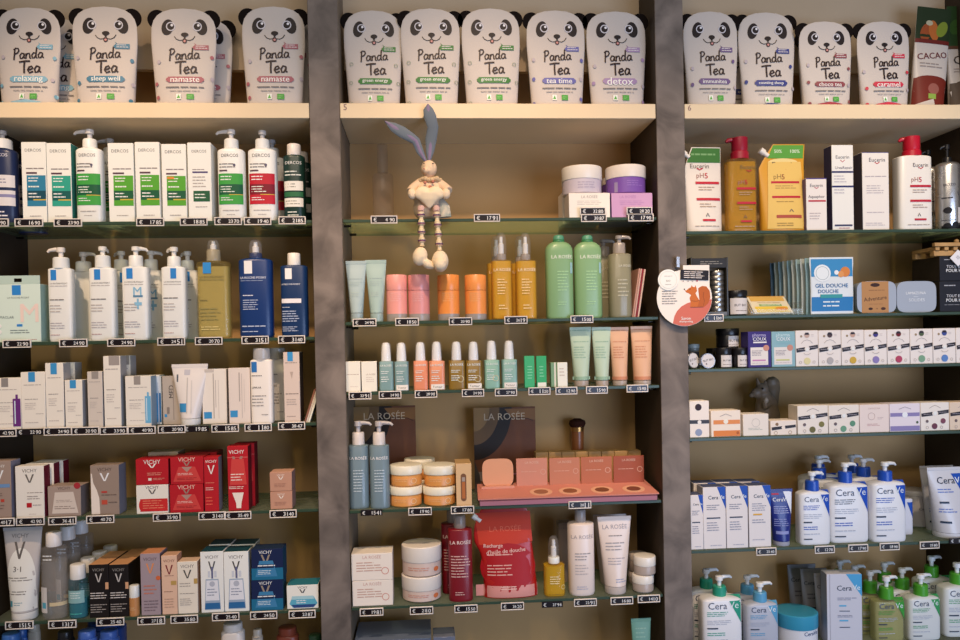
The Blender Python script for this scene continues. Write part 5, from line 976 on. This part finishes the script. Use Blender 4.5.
b = MB(); p = at(668.3, 279.8, Ysg-.002); r_ = k1*.37; b.prism(circ(0, 0, r_, 30), -.002, -.0004, mat('#efe6de', 'p')); art(b, [('t', 'BIO', .5, .55, .2, '#a09890'), ('o', .5, .5, .42, '#c9c0b8', .01), ('l', .3, .3, .7, .36, 1, '#b0a8a0'), ('l', .35, .7, .65, .76, 1, '#b0a8a0')], 2*r_, 2*r_, y0=-.002, z0=-r_)
o = b.build('round_badge', sg, smooth=False, fix=False); o.location = (p.x-c0.x, 0, p.z-sg.location.z)
b = MB(); p = at(694.5, 275, Ysg-.001); b.box(-.032, .032, -.002, -.0004, -.011, .011, mat('#1c171c', 'p')); art(b, [('l', .12, .12, .9, .9, 4, '#e6dcd6')], .064, .022, y0=-.002, z0=-.011)
o = b.build('black_label', sg, smooth=False, fix=False); o.location = (p.x-c0.x, 0, p.z-sg.location.z); o.rotation_euler = (0, .04, 0)
p = at(678, 262, Ysg); b = MB(); b.box(-.004, .004, -.001, .0115, -.012, .012, mat('#c9c4c0', 'm')); o = b.build('metal_clip', sg); o.location = (p.x-c0.x, 0, p.z-sg.location.z)
# stand with silver tins behind the sign
X, w_, z_, zz = frame('R2', 689, 726, 258, .04); h = zz(258)
ds = thing('display_stand', 'upright grey display stand with dark rim behind the round sign', 'display stand', (X, .045, z_)); fr = mat('#38362f', 'g')
b = MB(); b.box(-w_/2, w_/2, .022, .026, 0, h, fr); b.box(w_/2-.004, w_/2, -.02, .022, 0, h, fr); b.box(-w_/2, -w_/2+.003, -.02, .022, 0, h, fr); b.build('back_frame', ds)
b = MB(); b.box(-w_/2+.003, w_/2-.004, -.02, -.014, h*.82, h-.002, mat('#2c2c2e', 'p')); art(b, [('l', .25, .25, .95, .7, 2, '#8c8880')], w_, h*.16, y0=-.02, z0=h*.82); b.build('header', ds, fix=False)
b = MB(); b.box(-w_/2+.003, w_/2-.004, -.02, .022, 0, .010, mat('#5c5a56', 'g')); b.build('foot', ds)
rt = .0165; X2 = at(716.5, 300, .045).x
for i in range(8):
    b = MB(); b.loft([(0, rt*.97, rt*.97, 2), (.001, rt, rt, 2), (.0105, rt, rt, 2), (.0114, rt*.96, rt*.96, 2)], mat('#a9a5a0', 'm'), 28).loft([(.0045, rt*1.03, rt*1.03, 2), (.0065, rt*1.03, rt*1.03, 2)], mat('#c4c0bc', 'm'), 28)
    o = b.build('round_tin'); o.location = (X2, .0445, z_+.0105+i*.0118)
    tag(o, 'small round silver tin in the stack behind the round sign, '+['at the bottom', 'second up', 'third up', 'fourth up', 'fourth from the top', 'third from the top', 'second from the top', 'on top'][i], 'tin', 'silver tins behind the round sign')
def labeljar(sh, x0, x1, yt, Y, lab, on=None, u=(.2, .97)):
    t = jar('balm_pot', lab, sh, x0, x1, yt, yt+6.5, Y, '#191517', '#141114', [('r', u[0], .08, u[1], .92, '#cfc8c4'), ('T', 'BUT BIO', (u[0]+u[1])/2, .45, .55, '#2a2428'), ('l', .3, .7, .85, .8, 1, '#7c6c64')], 'g', 'black balm pots', on); return t
labeljar('R2', 726.5, 748, 290.5, .02, 'black pot with pale label on the shelf beside the silver tins', u=(.1, .95))
# acrylic tray with soap card
X, w_, z_, zz = frame('R2', 748, 800, 300, .03); ac = mat('#cfd4cc', 'c')
tb = thing('acrylic_tray', 'clear acrylic tray holding the yellow flat packs', 'tray', (X, .012, z_))
b = MB(); b.box(-w_/2, w_/2, 0, .075, 0, .002, ac); b.box(-w_/2, w_/2, 0, .002, .002, .014, ac); b.box(-w_/2, -w_/2+.002, .002, .075, .002, .030, ac); b.box(w_/2-.002, w_/2, .002, .075, .002, .030, ac); b.build('tray_shell', tb, smooth=False)
def packart(c, c2): return [('r', .06, .05, .94, .30, c2), ('r', .0, .0, 1, .04, '#d8a040'), ('r', .08, .62, .92, .96, '#e8c84c'), ('e', .75, .75, .16, '#e09030', .1), ('r', .22, .48, .8, .60, '#8cac6c'), ('l', .28, .5, .76, .58, 1, '#e8ecd8'), ('l', .2, .36, .8, .44, 1, '#c0a878')]
for i in range(3):
    b = MB(); b.box(-.046, .046, 0, .0032, 0, .062, mat('#e4d8b8' if i == 0 else '#c9a86c', 'g'), bev=.0008)
    if i == 0: art(b, packart('#e8c84c', '#d8ac58'), .092, .062, y0=0)
    o = b.build('flat_pack', fix=False); o.location = (X-.004-.002*i, .018+.0075*i, z_+.0045+.0002*i); o.rotation_euler = (-.85, 0, 0)
    tag(o, ['pale yellow flat soap pack lying tilted at the front of the acrylic tray', 'ochre-edged flat pack under the pale yellow one', 'rearmost flat pack in the acrylic tray'][i], 'pack', 'flat soap packs')
# row of sachets
X, w_, z_, zz = frame('R2', 811, 855, 257, .012); h = zz(257)
cols = ['#2f7fb4', '#8fb0b8', '#c0c8c4', '#9cb8bc', '#b4bcb4', '#7c9ca8', '#a8b0a8', '#6c8c9c', '#8c9890', '#34546c']
for i in range(10):
    R = [(h*q/8, w_/2*(.97+.03*(q > 6)), max(.0012, .0048*(1-abs(q/8-.4)*1.4)), 5) for q in range(9)]
    t = thing('gel_sachet', 'front sachet with white round seal and orange splash' if i == 0 else 'sachet standing in line behind the front blue one, %s' % ['', 'first behind it', 'second behind it', 'third behind it', 'fourth behind it', 'fifth behind it', 'sixth behind it', 'seventh behind it', 'next to last', 'dark one at the very back'][i], 'sachet', (X-.0045*i, .018+.0125*i, z_), 0, 'shower gel sachets in line')
    a = MB().loft(R, mat(cols[i] if i else '#d8dcdc', 'g'), 28)
    if i == 0: art(a, [('r', .03, .03, .97, .34, '#3c8cc0'), ('r', .03, .70, .97, .95, '#2c7cb8'), ('e', .28, .28, .19, '#e0e4e4'), ('o', .28, .28, .15, '#a8b4b8', .012), ('e', .80, .26, .11, '#d88440', .09, .3), ('e', .70, .30, .07, '#e09858'), ('e', .6, .27, .05, '#f0f0ec'), ('T', 'GEL DOUCHE', .48, .50, .74, '#2f6ca4'), ('T', 'DOUCHE', .4, .60, .46, '#2f6ca4'), ('r', .22, .655, .72, .72, '#3c9c9c'), ('l', .28, .76, .8, .9, 2, '#dce8ec')], w_, h, fy=ysurf(R))
    else: art(a, [('r', .03, .03, .97, .3, cols[i]), ('e', .28, .28, .17, '#d8dcd8')], w_, h, fy=ysurf(R))
    a.build('body', t)
def tin(x0, x1, yt, lab, A, Y=.016):
    X, w_, z_, zz = frame('R2', x0, x1, yt, Y); h = zz(yt); t = thing('metal_tin', lab, 'tin', (X, Y+.008, z_)); P = lambda k, zo=0: [(w_/2*k*math.copysign(abs(cos(a))**.42, cos(a)), h/2+h/2*k*math.copysign(abs(sin(a))**.42, sin(a))) for a in [2*pi*j/48 for j in range(48)]]
    MB().prism(P(.975), .002, .022, mat('#8c929a', 'g')).build('body', t); b = MB().prism(P(1), -.005, .004, mat('#a4acb8', 'g')); art(b, [('e', .5, .5, .01, '#9aa6b4')]+A, w_, h, y0=-.005); b.build('lid', t, fix=False)
tin(858, 897.5, 281, 'blue-grey tin wrapped in a kraft paper band', [('r', .12, .01, .80, .99, '#b98652'), ('e', .46, .12, .12, '#3c2014', .06), ('l', .3, .26, .7, .32, 1, '#8c6038'), ('t', 'Adventure', .46, .54, .58, '#3c2014', -.1), ('l', .3, .70, .65, .74, 1, '#9c6c40'), ('e', .34, .86, .055, '#3c2014', .04), ('e', .66, .86, .06, '#4c2c1c', .045), ('t', '+', .5, .86, .04, '#3c2014')])
tin(898, 937.5, 281, 'blue-grey tin with dashed white lettering beside the black boxes', [('T', 'LAMAZUNA', .48, .38, .5, '#e4e8ea'), ('l', .42, .48, .54, .52, 1, '#dce0e4'), ('T', 'SOLIDES', .5, .60, .4, '#dce0e4')])
bb1 = carton('gift_box', 'black carton with white lettering, lower of two at the end of the tin shelf', 'R2', 940, 985, 281, .016, .10, '#1d1d24', [('l', .1, .1, .35, .2, 1, '#a8a8ac'), ('T', 'TOUT EN UN', .4, .48, .5, '#c9c9cc'), ('T', 'POUR HOMME', .45, .62, .62, '#e0e0e0'), ('l', .1, .75, .5, .8, 1, '#8c8c90')], side='#2c241c')
bb2 = carton('gift_box', 'black carton with white lettering, upper of two at the end of the tin shelf', 'R2', 940, 985, 256, .016, .10, '#1d1d24', [('l', .1, .1, .35, .2, 1, '#a8a8ac'), ('T', 'TOUT EN UN', .4, .42, .5, '#c9c9cc'), ('T', 'POUR HOMME', .45, .58, .62, '#e0e0e0')], side='#2c241c', on=bb1)
z0_ = base_z('R2', bb2); p = at(946, 250, .03)
wm = '#c09860'
wr = thing('wooden_rack', 'light wooden notched soap rack on top of the black cartons', 'rack', (p.x+.012, .055, z0_))
b = MB(); wmm = noise_mat('light_wood', '#a88050', '#cfa56c', 14, .6, .15)
b.box(-.052, .06, -.04, -.026, 0, .012, wmm); b.box(-.052, .06, .026, .04, 0, .012, wmm)
b.build('rail', wr)
for i in range(5): MB().box(-.050+i*.022, -.040+i*.022, -.043, .043, .0125, .021, wmm).build('slat', wr)
MB().box(-.054, .06, -.046, -.036, .0215, .030, wmm).build('top_bar', wr)
MB().ball((.010, -.03, .0345), .0055, wmm).build('wooden_bead', wr)
b = MB(); b.box(-.014, .014, -.0008, .0008, -.014, .014, mat('#e4e0e0', 'p')); art(b, [('l', .3, .35, .7, .65, 3, '#7c7c80')], .028, .028, y0=-.0008, z0=-.014); o = b.build('diamond_tag', smooth=False, fix=False); p = at(958, 258, .010); o.location = (p.x, .010, p.z); o.rotation_euler = (0, pi/4, 0); tag(o, 'white diamond shaped tag hanging before the black cartons', 'tag')
price_tag('R2', 714, 318, '11,00', 'the silver tins', Y=.0008, wide=21)

# --- third shelf
def coin(x, y, Y, r, lab, lean):
    p = at(x, y, Y); t = thing('balm_tin', lab, 'tin', (p.x, Y, SH['R3']+.0005), 0, 'round balm tins standing on edge')
    b = MB().prism(circ(0, r, r), 0, .011, mat('#7c7c80', 'm')); b.build('body', t); b = MB().prism(circ(0, r, r*.97), -.0012, 0, mat('#cdc8c8', 'm')); art(b, [('e', .5, .5, .44, '#c9c6c8'), ('T', 'BUT BIO', .5, .45, .7, '#2a2428', -.2), ('e', .35, .7, .05, '#5c4c54')], 2*r, 2*r, y0=-.0012); b.build('lid', t, fix=False); t.rotation_euler = (-.12, 0, lean)
coin(694, 362, .03, .0190, 'round balm tin on edge next to the pillar', .5); coin(708.5, 362, .022, .0175, 'round balm tin on edge beside the black pots', .1)
cb = carton('pot_box', 'dark little carton under a grey round lid next to the pillar', 'R3', 688, 700, 352, .075, .02, '#1b1719', [])
jar('balm_pot', 'grey round pot on the dark little carton next to the pillar', 'R3', 686, 699, 344, 348, .075, '#6c7478', '#8c989c', on=cb)
k1_ = labeljar('R3', 715.5, 731.5, 347.5, .02, 'black pot with pale label, lower row beside the round tins'); k2_ = labeljar('R3', 732, 748, 347.5, .02, 'black pot with pale label, lower row beside the purple carton')
HT['spare'] = 0
bk_ = carton('pot_box', 'black carton behind the two lower black pots', 'R3', 713, 742, 348, .062, .04, '#171315', [])
k3_ = labeljar('R3', 718, 740, 328.5, .045, 'black pot with pale label on top of the others', on=bk_, u=(.35, .98))
def choux(c, b1, b2): return [('r', .1, .44, .86, .93, '#dcd4cc'), ('T', 'pharma', .48, .11, .58, b1), ('T', 'COUX', .5, .21, .58, '#ece8e4'), ('r', .22, .28, .80, .32, '#e0dcd8' if c == '#3a2c74' else '#8cb8bc'), ('e', .78, .46, .13, '#c98c78'), ('l', .16, .52, .7, .68, 4, '#8c8088'), ('r', .18, .78, .75, .82, b2), ('l', .16, .86, .8, .9, 1, '#c0b0b4')]
carton('soap_box', 'purple carton with white lettering beside the black pots', 'R3', 748.5, 771.5, 331.5, .016, .04, '#3a2c74', choux('#3a2c74', '#b8b0d8', '#c484b0'))
carton('soap_box', 'aqua carton with white lettering beside the purple one', 'R3', 772, 795.5, 331.5, .016, .04, '#8cb4bc', choux('#8cb4bc', '#c4dcdc', '#c8c87c'))
def dots(c1, c2): return [('e', .5, .13, .14, '#d8ccc4'), ('e', .5, .13, .115, c1), ('p', [(.39, .12), (.61, .12), (.57, .06), (.43, .06)], '#2a2028'), ('e', .25, .16, .05, '#a08868'), ('l', .68, .1, .85, .18, 2, '#d0c4bc'), ('a', [(.25, .36), (.35, .29), (.5, .26), (.65, .29), (.75, .36)], .02, '#b0a49c'),
    ('p', [(.02, .50), (.42, .46), (.38, .52), (.43, .57), (.04, .61)], '#2c272c'), ('p', [(.58, .44), (.98, .40), (.98, .50), (.60, .55), (.63, .49)], '#2c272c'), ('l', .08, .51, .36, .56, 1, '#a8a0a4'), ('l', .64, .45, .92, .50, 1, '#a8a0a4'), ('e', .5, .53, .07, '#f0e8e0'), ('a', [(.35, .63), (.43, .67), (.57, .67), (.65, .63)], .018, '#b0a49c'), ('e', .5, .85, .15, c2), ('o', .2, .88, .06, '#b8aca4', .015), ('o', .8, .88, .06, '#b8aca4', .015)]
pal = [('#c9a898', '#e0d49c', 'pale cream'), ('#4c3838', '#b4aca8', 'brown and grey'), ('#c9a08c', '#d0a838', 'mustard'), ('#3c3480', '#8c7cb4', 'violet'), ('#6c1420', '#b4405c', 'crimson'), ('#4c5c3c', '#7ca484', 'sage green'), ('#3c4c90', '#5c84c0', 'blue'), ('#8c6c4c', '#c9a44c', 'ochre')]
for i, (c1, c2, nm) in enumerate(pal):
    carton('soap_box', 'white soap carton with %s dots in the long row' % nm, 'R3', 796+22.9*i, 796+22.9*(i+1)-.4, [330.5, 330.3, 330, 329.8, 329.3, 328.8, 328.3, 327.8][i], .016, .045, '#e9dbd2', dots(c1, c2), group='white soap cartons in the long row')

# --- fourth shelf
def sq(c1, c2=None, band='#2c272c'): return [('a', [(.3, .2), (.42, .13), (.5, .10), (.58, .13), (.7, .2)], .02, '#b0a49c'), ('p', [(.02, .38), (.42, .33), (.40, .40), (.43, .46), (.03, .50)], band), ('p', [(.58, .31), (.98, .26), (.98, .38), (.60, .44), (.62, .37)], band), ('l', .1, .39, .36, .44, 1, '#a8a0a4'), ('l', .64, .33, .92, .38, 1, '#a8a0a4'), ('e', .5, .38, .06, '#f0e8e0'),
    ('e', .48, .84, .10, c1), ('e', .78, .66, .09, c2 or c1), ('e', .22, .66, .05, '#6c5c5c'), ('o', .22, .88, .05, '#b8aca4', .015), ('o', .72, .88, .05, '#b8aca4', .015)]
S4 = [(690, 709.5, 401, '#e9dcd2', [('e', .45, .17, .17, '#2c1418'), ('r', 0, .52, 1, .62, '#3c3c44'), ('e', .5, .58, .10, '#e8e0d8'), ('e', .45, .86, .18, '#8c98b4')], 'tall little carton with dark brown dot next to the pillar'),
      (711.5, 741, 410.5, '#e8d8c8', [('r', .08, .36, .98, .52, '#e08c4c'), ('r', .08, .76, .98, .98, '#dc8038'), ('e', .5, .42, .08, '#f0e0d0'), ('a', [(.3, .22), (.5, .13), (.7, .22)], .02, '#b0a49c'), ('e', .9, .86, .05, '#b05c1c')], 'white carton with orange bands'),
      (743.5, 769, 414, '#e0d6ca', [('o', .5, .4, .16, '#b4b0a8', .012), ('l', .2, .62, .85, .75, 2, '#b0b4a4')], 'plain pale grey carton before the squirrel figurine'),
      (771, 797, 420.5, '#e4d6c8', [('p', [(.04, .45), (.45, .38), (.42, .5), (.45, .58), (.05, .66)], '#2c272c'), ('p', [(.55, .36), (.97, .3), (.97, .48), (.57, .56)], '#2c272c'), ('e', .25, .25, .06, '#8c6c4c'), ('o', .2, .84, .07, '#c0a88c', .02), ('o', .75, .82, .07, '#c0a88c', .02)], 'lowest flat carton with black ribbons'),
      (798, 828.5, 405.5, '#e6dacc', sq('#6c6430', '#7c7438'), 'carton with black ribbons and olive dots'), (829, 859.5, 405, '#e6dacc', sq('#6c9c7c', '#5c9070'), 'carton with black ribbons and green dots'),
      (860, 889.5, 404.5, '#e4d2c8', [('t', 'LAMAZUNA', .5, .14, .4, '#c9b0a8'), ('o', .4, .42, .12, '#b89c94', .012), ('l', .25, .68, .75, .78, 2, '#cc9c94'), ('l', .6, .45, .85, .55, 2, '#c8b4ac')], 'pale pink carton with a fine squirrel outline'),
      (890, 920.5, 403.5, '#e0d4d8', [('r', .02, .33, .98, .46, '#8c80b0'), ('r', .02, .80, .98, .97, '#8c80b0'), ('e', .5, .40, .09, '#f0e8e8'), ('a', [(.3, .2), (.5, .12), (.7, .2)], .02, '#b0a4a8'), ('e', .9, .68, .04, '#4c5c3c')], 'white carton with lavender bands'),
      (921, 949.5, 402.5, '#e8dcd0', sq('#6c3848', '#7c4454'), 'carton with black ribbons and plum dots'), (950, 978, 402, '#e4cdb4', sq('#a06c4c'), 'beige carton with black ribbons at the end of the soap shelf')]
for x0, x1, y, c, A, lab in S4: carton('soap_box', lab, 'R4', x0, x1, y, .016, .045, c, A, group='small soap cartons')
X, w_, z_, zz = frame('R4', 749, 787, 374, .14); h = zz(374); sqr = thing('squirrel_figurine', 'grey-brown squirrel figurine standing at the back of the soap shelf', 'figurine', (X, .15, z_)); gm = mat('#7d6c5a', 's')
P = lambda x, y, dy=0: Vector(((x-768)/38*w_, dy, h*(1-(y-374)/(437.5-374))))
b = MB(); b.ball(P(764, 392), (.0165, .015, .0165), gm, rot=.3).ball(P(758, 396), (.013, .011, .012), gm, rot=.6).ball(P(753.5, 398.5), (.007, .006, .006), gm).tube([P(761, 388), P(759, 378)], [.007, .0015], gm, 8).tube([P(767, 387), P(768, 380.5)], [.006, .0015], gm, 8)
b.tube([P(765, 396), P(768, 408), P(769, 422), P(769, 437.3)], [.015, .027, .032, .031], gm, 16, .7).tube([P(768, 408, -.014), P(762, 411, -.024), P(762, 405, -.024)], [.009, .007, .006], gm, 10)
tl_ = MB(); tl_.tube([P(777, 437, .018), P(778, 420, .018), P(778, 406, .018), P(777.5, 392, .018), P(776, 384, .012), P(775, 379, .006)], [.012, .012, .015, .0205, .020, .010], mat('#75644f', 's'), 20, .7)
fuse(tl_, .0026, 'tail', sqr, smooth_it=3); fuse(b, .0022, 'body', sqr, smooth_it=2)
MB().ball(P(762, 390.5, -.0160), .0026, mat('#15100e', 'g'), 8, 6).build('eye', sqr); MB().ball(P(763, 404, -.028), (.006, .005, .008), mat('#a89c90', 'g'), 10, 6).build('nut', sqr)

# --- fifth shelf
BL = '#1c4fb0'
def cvart(c=BL, dark='#2c3a50', intense=False, tri=True):
    A = [('p', [(.60, .0), (1.0, .0), (1.0, .56)], c)] if tri else []
    A += [('t', 'Cera', .36, .15, .46, '#46526c'), ('t', 'Ve', .76, .145, .25, '#dfe6f0' if tri else c), ('l', .1, .26, .62, .36, 3, c if not intense else dark), ('l', .1, .42, .7, .52, 3, '#b4b8c4'), ('r', .1, .565, .36, .59, dark), ('l', .1, .65, .58, .73, 2, c), ('l', .1, .78, .6, .82, 1, '#b4b8c4'), ('r', .1, .88, .36, .90, dark)]
    return A
WC = '#dedee0'
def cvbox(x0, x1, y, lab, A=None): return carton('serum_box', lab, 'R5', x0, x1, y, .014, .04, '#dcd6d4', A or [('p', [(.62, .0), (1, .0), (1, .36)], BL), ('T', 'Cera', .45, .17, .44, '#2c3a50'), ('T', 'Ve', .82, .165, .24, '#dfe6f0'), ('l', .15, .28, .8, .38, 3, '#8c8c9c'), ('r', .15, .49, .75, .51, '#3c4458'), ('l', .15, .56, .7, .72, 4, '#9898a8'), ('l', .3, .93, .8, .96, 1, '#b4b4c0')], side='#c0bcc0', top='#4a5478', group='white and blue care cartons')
cvbox(690.5, 703.5, 495, 'white and blue carton cut by the pillar edge, shortest of its row')
x1_ = cvbox(703.5, 726, 487, 'white and blue carton beside the short one'); x2_ = cvbox(726.5, 748, 486, 'white and blue carton in the middle of its row'); x3_ = cvbox(749, 771, 485.5, 'white and blue carton with yellow line beside the navy tube',
    [('p', [(.62, .0), (1, .0), (1, .36)], BL), ('T', 'Cera', .45, .17, .44, '#2c3a50'), ('T', 'Ve', .82, .165, .24, '#dfe6f0'), ('l', .15, .28, .8, .42, 4, '#9898a8'), ('r', .2, .455, .6, .48, '#dca83c'), ('l', .15, .54, .8, .62, 2, '#9898a8'), ('l', .15, .86, .7, .9, 1, '#b4b4c0')])
for q_, n_ in ((x1_, 'beside the short one'), (x2_, 'in the middle'), (x3_, 'with the yellow line')):
    r_ = dup(q_, -.003, .05, 0, 'white and blue carton standing behind the one '+n_)
tube_thing('cream_tube', 'navy blue tube with white-blue corner beside the cartons', 'R5', 770.5, 794, 773.5, 789, 489, 540, .012, '#1c2a7c', '#a8a8b4', [('p', [(.6, .05), (.96, .05), (.9, .5)], '#d8dce8'), ('T', 'CeraVe', .46, .20, .66, '#dfe2ec'), ('r', .1, .08, .4, .11, '#b03048'), ('l', .15, .32, .8, .48, 4, '#a4acd8'), ('l', .15, .56, .75, .72, 4, '#8c94c8'), ('r', .2, .8, .7, .86, '#8c94c8')])
def cv(sh, x0, x1, ysh, yc, yt, Y, c, lab, col=WC, intense=False, body='g', liquid=None, cw=13, ratio=.5, hc='#f2f2f4', c2=None, ang=-20):
    return bottle('pump_bottle', lab, sh, x0, x1, ysh, Y, col, cvart(c2 or c, intense=intense), ratio, 4.2, sr=.010, kind=body, foot=.98, nr=.010, tops=[('pump', cw, yc, yt, ang, .036, c, hc)], liquid=liquid)
cA = cv('R5', 796, 828.5, 489.5, 480, 471.5, .014, '#1c4fb8', 'smaller white lotion bottle with blue collar beside the navy tube')
cB = cv('R5', 824.5, 866, 482, 471.5, 463, .020, '#1c4fb8', 'large white lotion bottle with blue collar and dark blue lettering, middle of the three', intense=True)
cC = cv('R5', 866.5, 903.5, 480, 470.5, 462, .012, '#1c4fb8', 'large white lotion bottle with blue collar, last of the three')
dup(cB, -.030, .060, .0, 'white lotion bottle with blue collar rising behind the smaller one'); dup(cB, -.002, .118, .0, 'white lotion bottle with blue collar at the very back of the middle ones')
dup(cC, -.016, .060, .0, 'white lotion bottle with blue collar directly behind the last large one'); dup(cC, -.012, .118, 0, 'white lotion bottle with blue collar at the very back behind the last large one')
jar('cream_jar', 'big white jar half hidden behind the lotion bottles', 'R5', 905, 933, 490, 495, .125, '#b4b0b0', '#c9c4c4', [('T', 'CeraVe', .55, .4, .4, '#2c3a50')])
bottle('lotion_bottle', 'small white bottle edge with blue corner behind the last large lotion bottle', 'R5', 896, 912, 497, .07, '#d0d0d8', [('p', [(.55, .1), (1, .1), (1, .6)], BL)], .5, 4, sr=.003)
def cvt(x0, x1, b0, b1, y, Y, lab): tube_thing('cream_tube', lab, 'R5', x0, x1, b0, b1, y, 532, Y, '#c9c8cc', '#d8d6d8', [('p', [(.55, .1), (.92, .1), (.86, .55)], BL), ('T', 'Cera', .4, .2, .42, '#2c3a50'), ('T', 'Ve', .72, .2, .2, '#dfe6f0'), ('l', .18, .32, .6, .4, 2, '#5c74c0'), ('r', .2, .52, .4, .55, '#2c3a50'), ('l', .18, .62, .6, .7, 2, '#5c74c0'), ('r', .2, .82, .4, .85, '#2c3a50')])
cvt(932.5, 974, 939.5, 966, 468, .014, 'pale grey-white tube with blue corner at the end of the lotion shelf, front one'); cvt(924, 960, 930, 950, 466, .085, 'pale grey-white tube with blue corner, rear one at the end of the lotion shelf')

# --- lowest shelf of the third bay
TE = '#2c9c80'; LBc = '#5ca4cc'; GR = '#4ca02c'
e1 = cv('R6', 699, 740.5, 595, 585.5, 576, .02, TE, 'white cleanser bottle with teal collar and teal corner'); dup(e1, -.010, .055, 0, 'white cleanser bottle with teal collar standing behind the front teal one')
e2 = cv('R6', 743.5, 777, 600, 591, 582, .02, LBc, 'pale grey cleanser bottle with light blue collar', col='#b8bcc8'); dup(e2, -.006, .055, 0, 'pale grey cleanser bottle with light blue collar standing behind the front one')
jar('cream_jar', 'big white tub with light blue lid', 'R6', 782, 822.5, 614, 628, .012, '#d8d8dc', '#3c9cbc', [('T', 'CeraVe', .66, .2, .4, '#2c4c80')])
def dk(x0, x1, b0, b1, y, Y, lab): tube_thing('cream_tube', lab, 'R6', x0, x1, b0, b1, y, 646, Y, '#85858a', '#8c8c90', [('T', 'CeraVe', .4, .18, .6, '#303848'), ('l', .2, .3, .8, .4, 2, '#5c5c68'), ('r', .2, .48, .6, .51, '#303848'), ('l', .2, .6, .8, .7, 2, '#5c5c68')])
dk(790, 818, 794, 812, 565, .14, 'grey tube rearmost behind the tub with light blue lid'); dk(803, 829, 806, 823, 569, .098, 'grey tube between the rearmost one and the tall carton'); dk(816, 840, 819, 834, 573, .052, 'grey tube touching the tall carton with light blue corner')
carton('care_box', 'tall white carton with light blue corner standing at an angle', 'R6', 829, 862, 574, .02, .035, '#c9c8d0', [('p', [(.55, .0), (1, .0), (1, .32)], '#4ca4d4'), ('T', 'Cera', .5, .20, .42, '#2c3a50'), ('T', 'Ve', .84, .19, .22, '#d8e4ec'), ('l', .3, .33, .85, .38, 2, '#7c7c90'), ('r', .35, .44, .55, .46, '#5cb0d8'), ('r', .35, .52, .65, .53, '#2c3a50'), ('l', .3, .58, .8, .62, 2, '#7c7c90'), ('r', .35, .65, .6, .67, '#5cb0d8'), ('r', .35, .75, .65, .76, '#2c3a50'), ('r', .08, .0, .09, 1, '#a8a8b4')], side='#a0a0ac', rz=-.12)
e3 = cv('R6', 870, 903, 597, 586, 576, .02, GR, 'clear oil cleanser bottle with green collar, front one', col='#c9c89c', body='c', liquid=('#c4c080', .95), c2='#3c9c3c')
for i in range(3): dup(e3, -.012*(i+1), .045*(i+1), 0, 'clear oil cleanser bottle with green collar, %s behind the front one' % ['next', 'second', 'third'][i])
e4 = cv('R6', 903.5, 938, 594, 583.5, 574, .02, GR, 'white cleanser bottle with green collar beside the clear oil ones', col='#d2d4d0', c2='#3c9c5c')
for i in range(2): dup(e4, -.013*(i+1), .05*(i+1), 0, 'white cleanser bottle with green collar, %s behind the one beside the clear oils' % ['next', 'last'][i])
e5 = cv('R6', 938, 976, 583, 572.5, 563, .03, GR, 'large white cleanser bottle with green collar at the edge of the picture', col='#d2d4d0', c2='#3c9c5c'); dup(e5, -.022, .06, 0, 'large white cleanser bottle with green collar behind the one at the edge')
for px, py, tx, un in [(766.5, 551.7, '25,40', 'the cartons and navy tube'), (825, 549.8, '12,78', 'the smaller lotion bottle'), (858.5, 548.3, '17,90', 'the middle lotion bottle'), (890, 546.8, '18,98', 'the last large lotion bottle'), (930, 545.2, '25,80', 'the big jar')]: price_tag('R5', px, py, tx, un, wide=22)
price_tag('R5', 959, 541, '13,80', 'the pale tubes', False, wide=22)
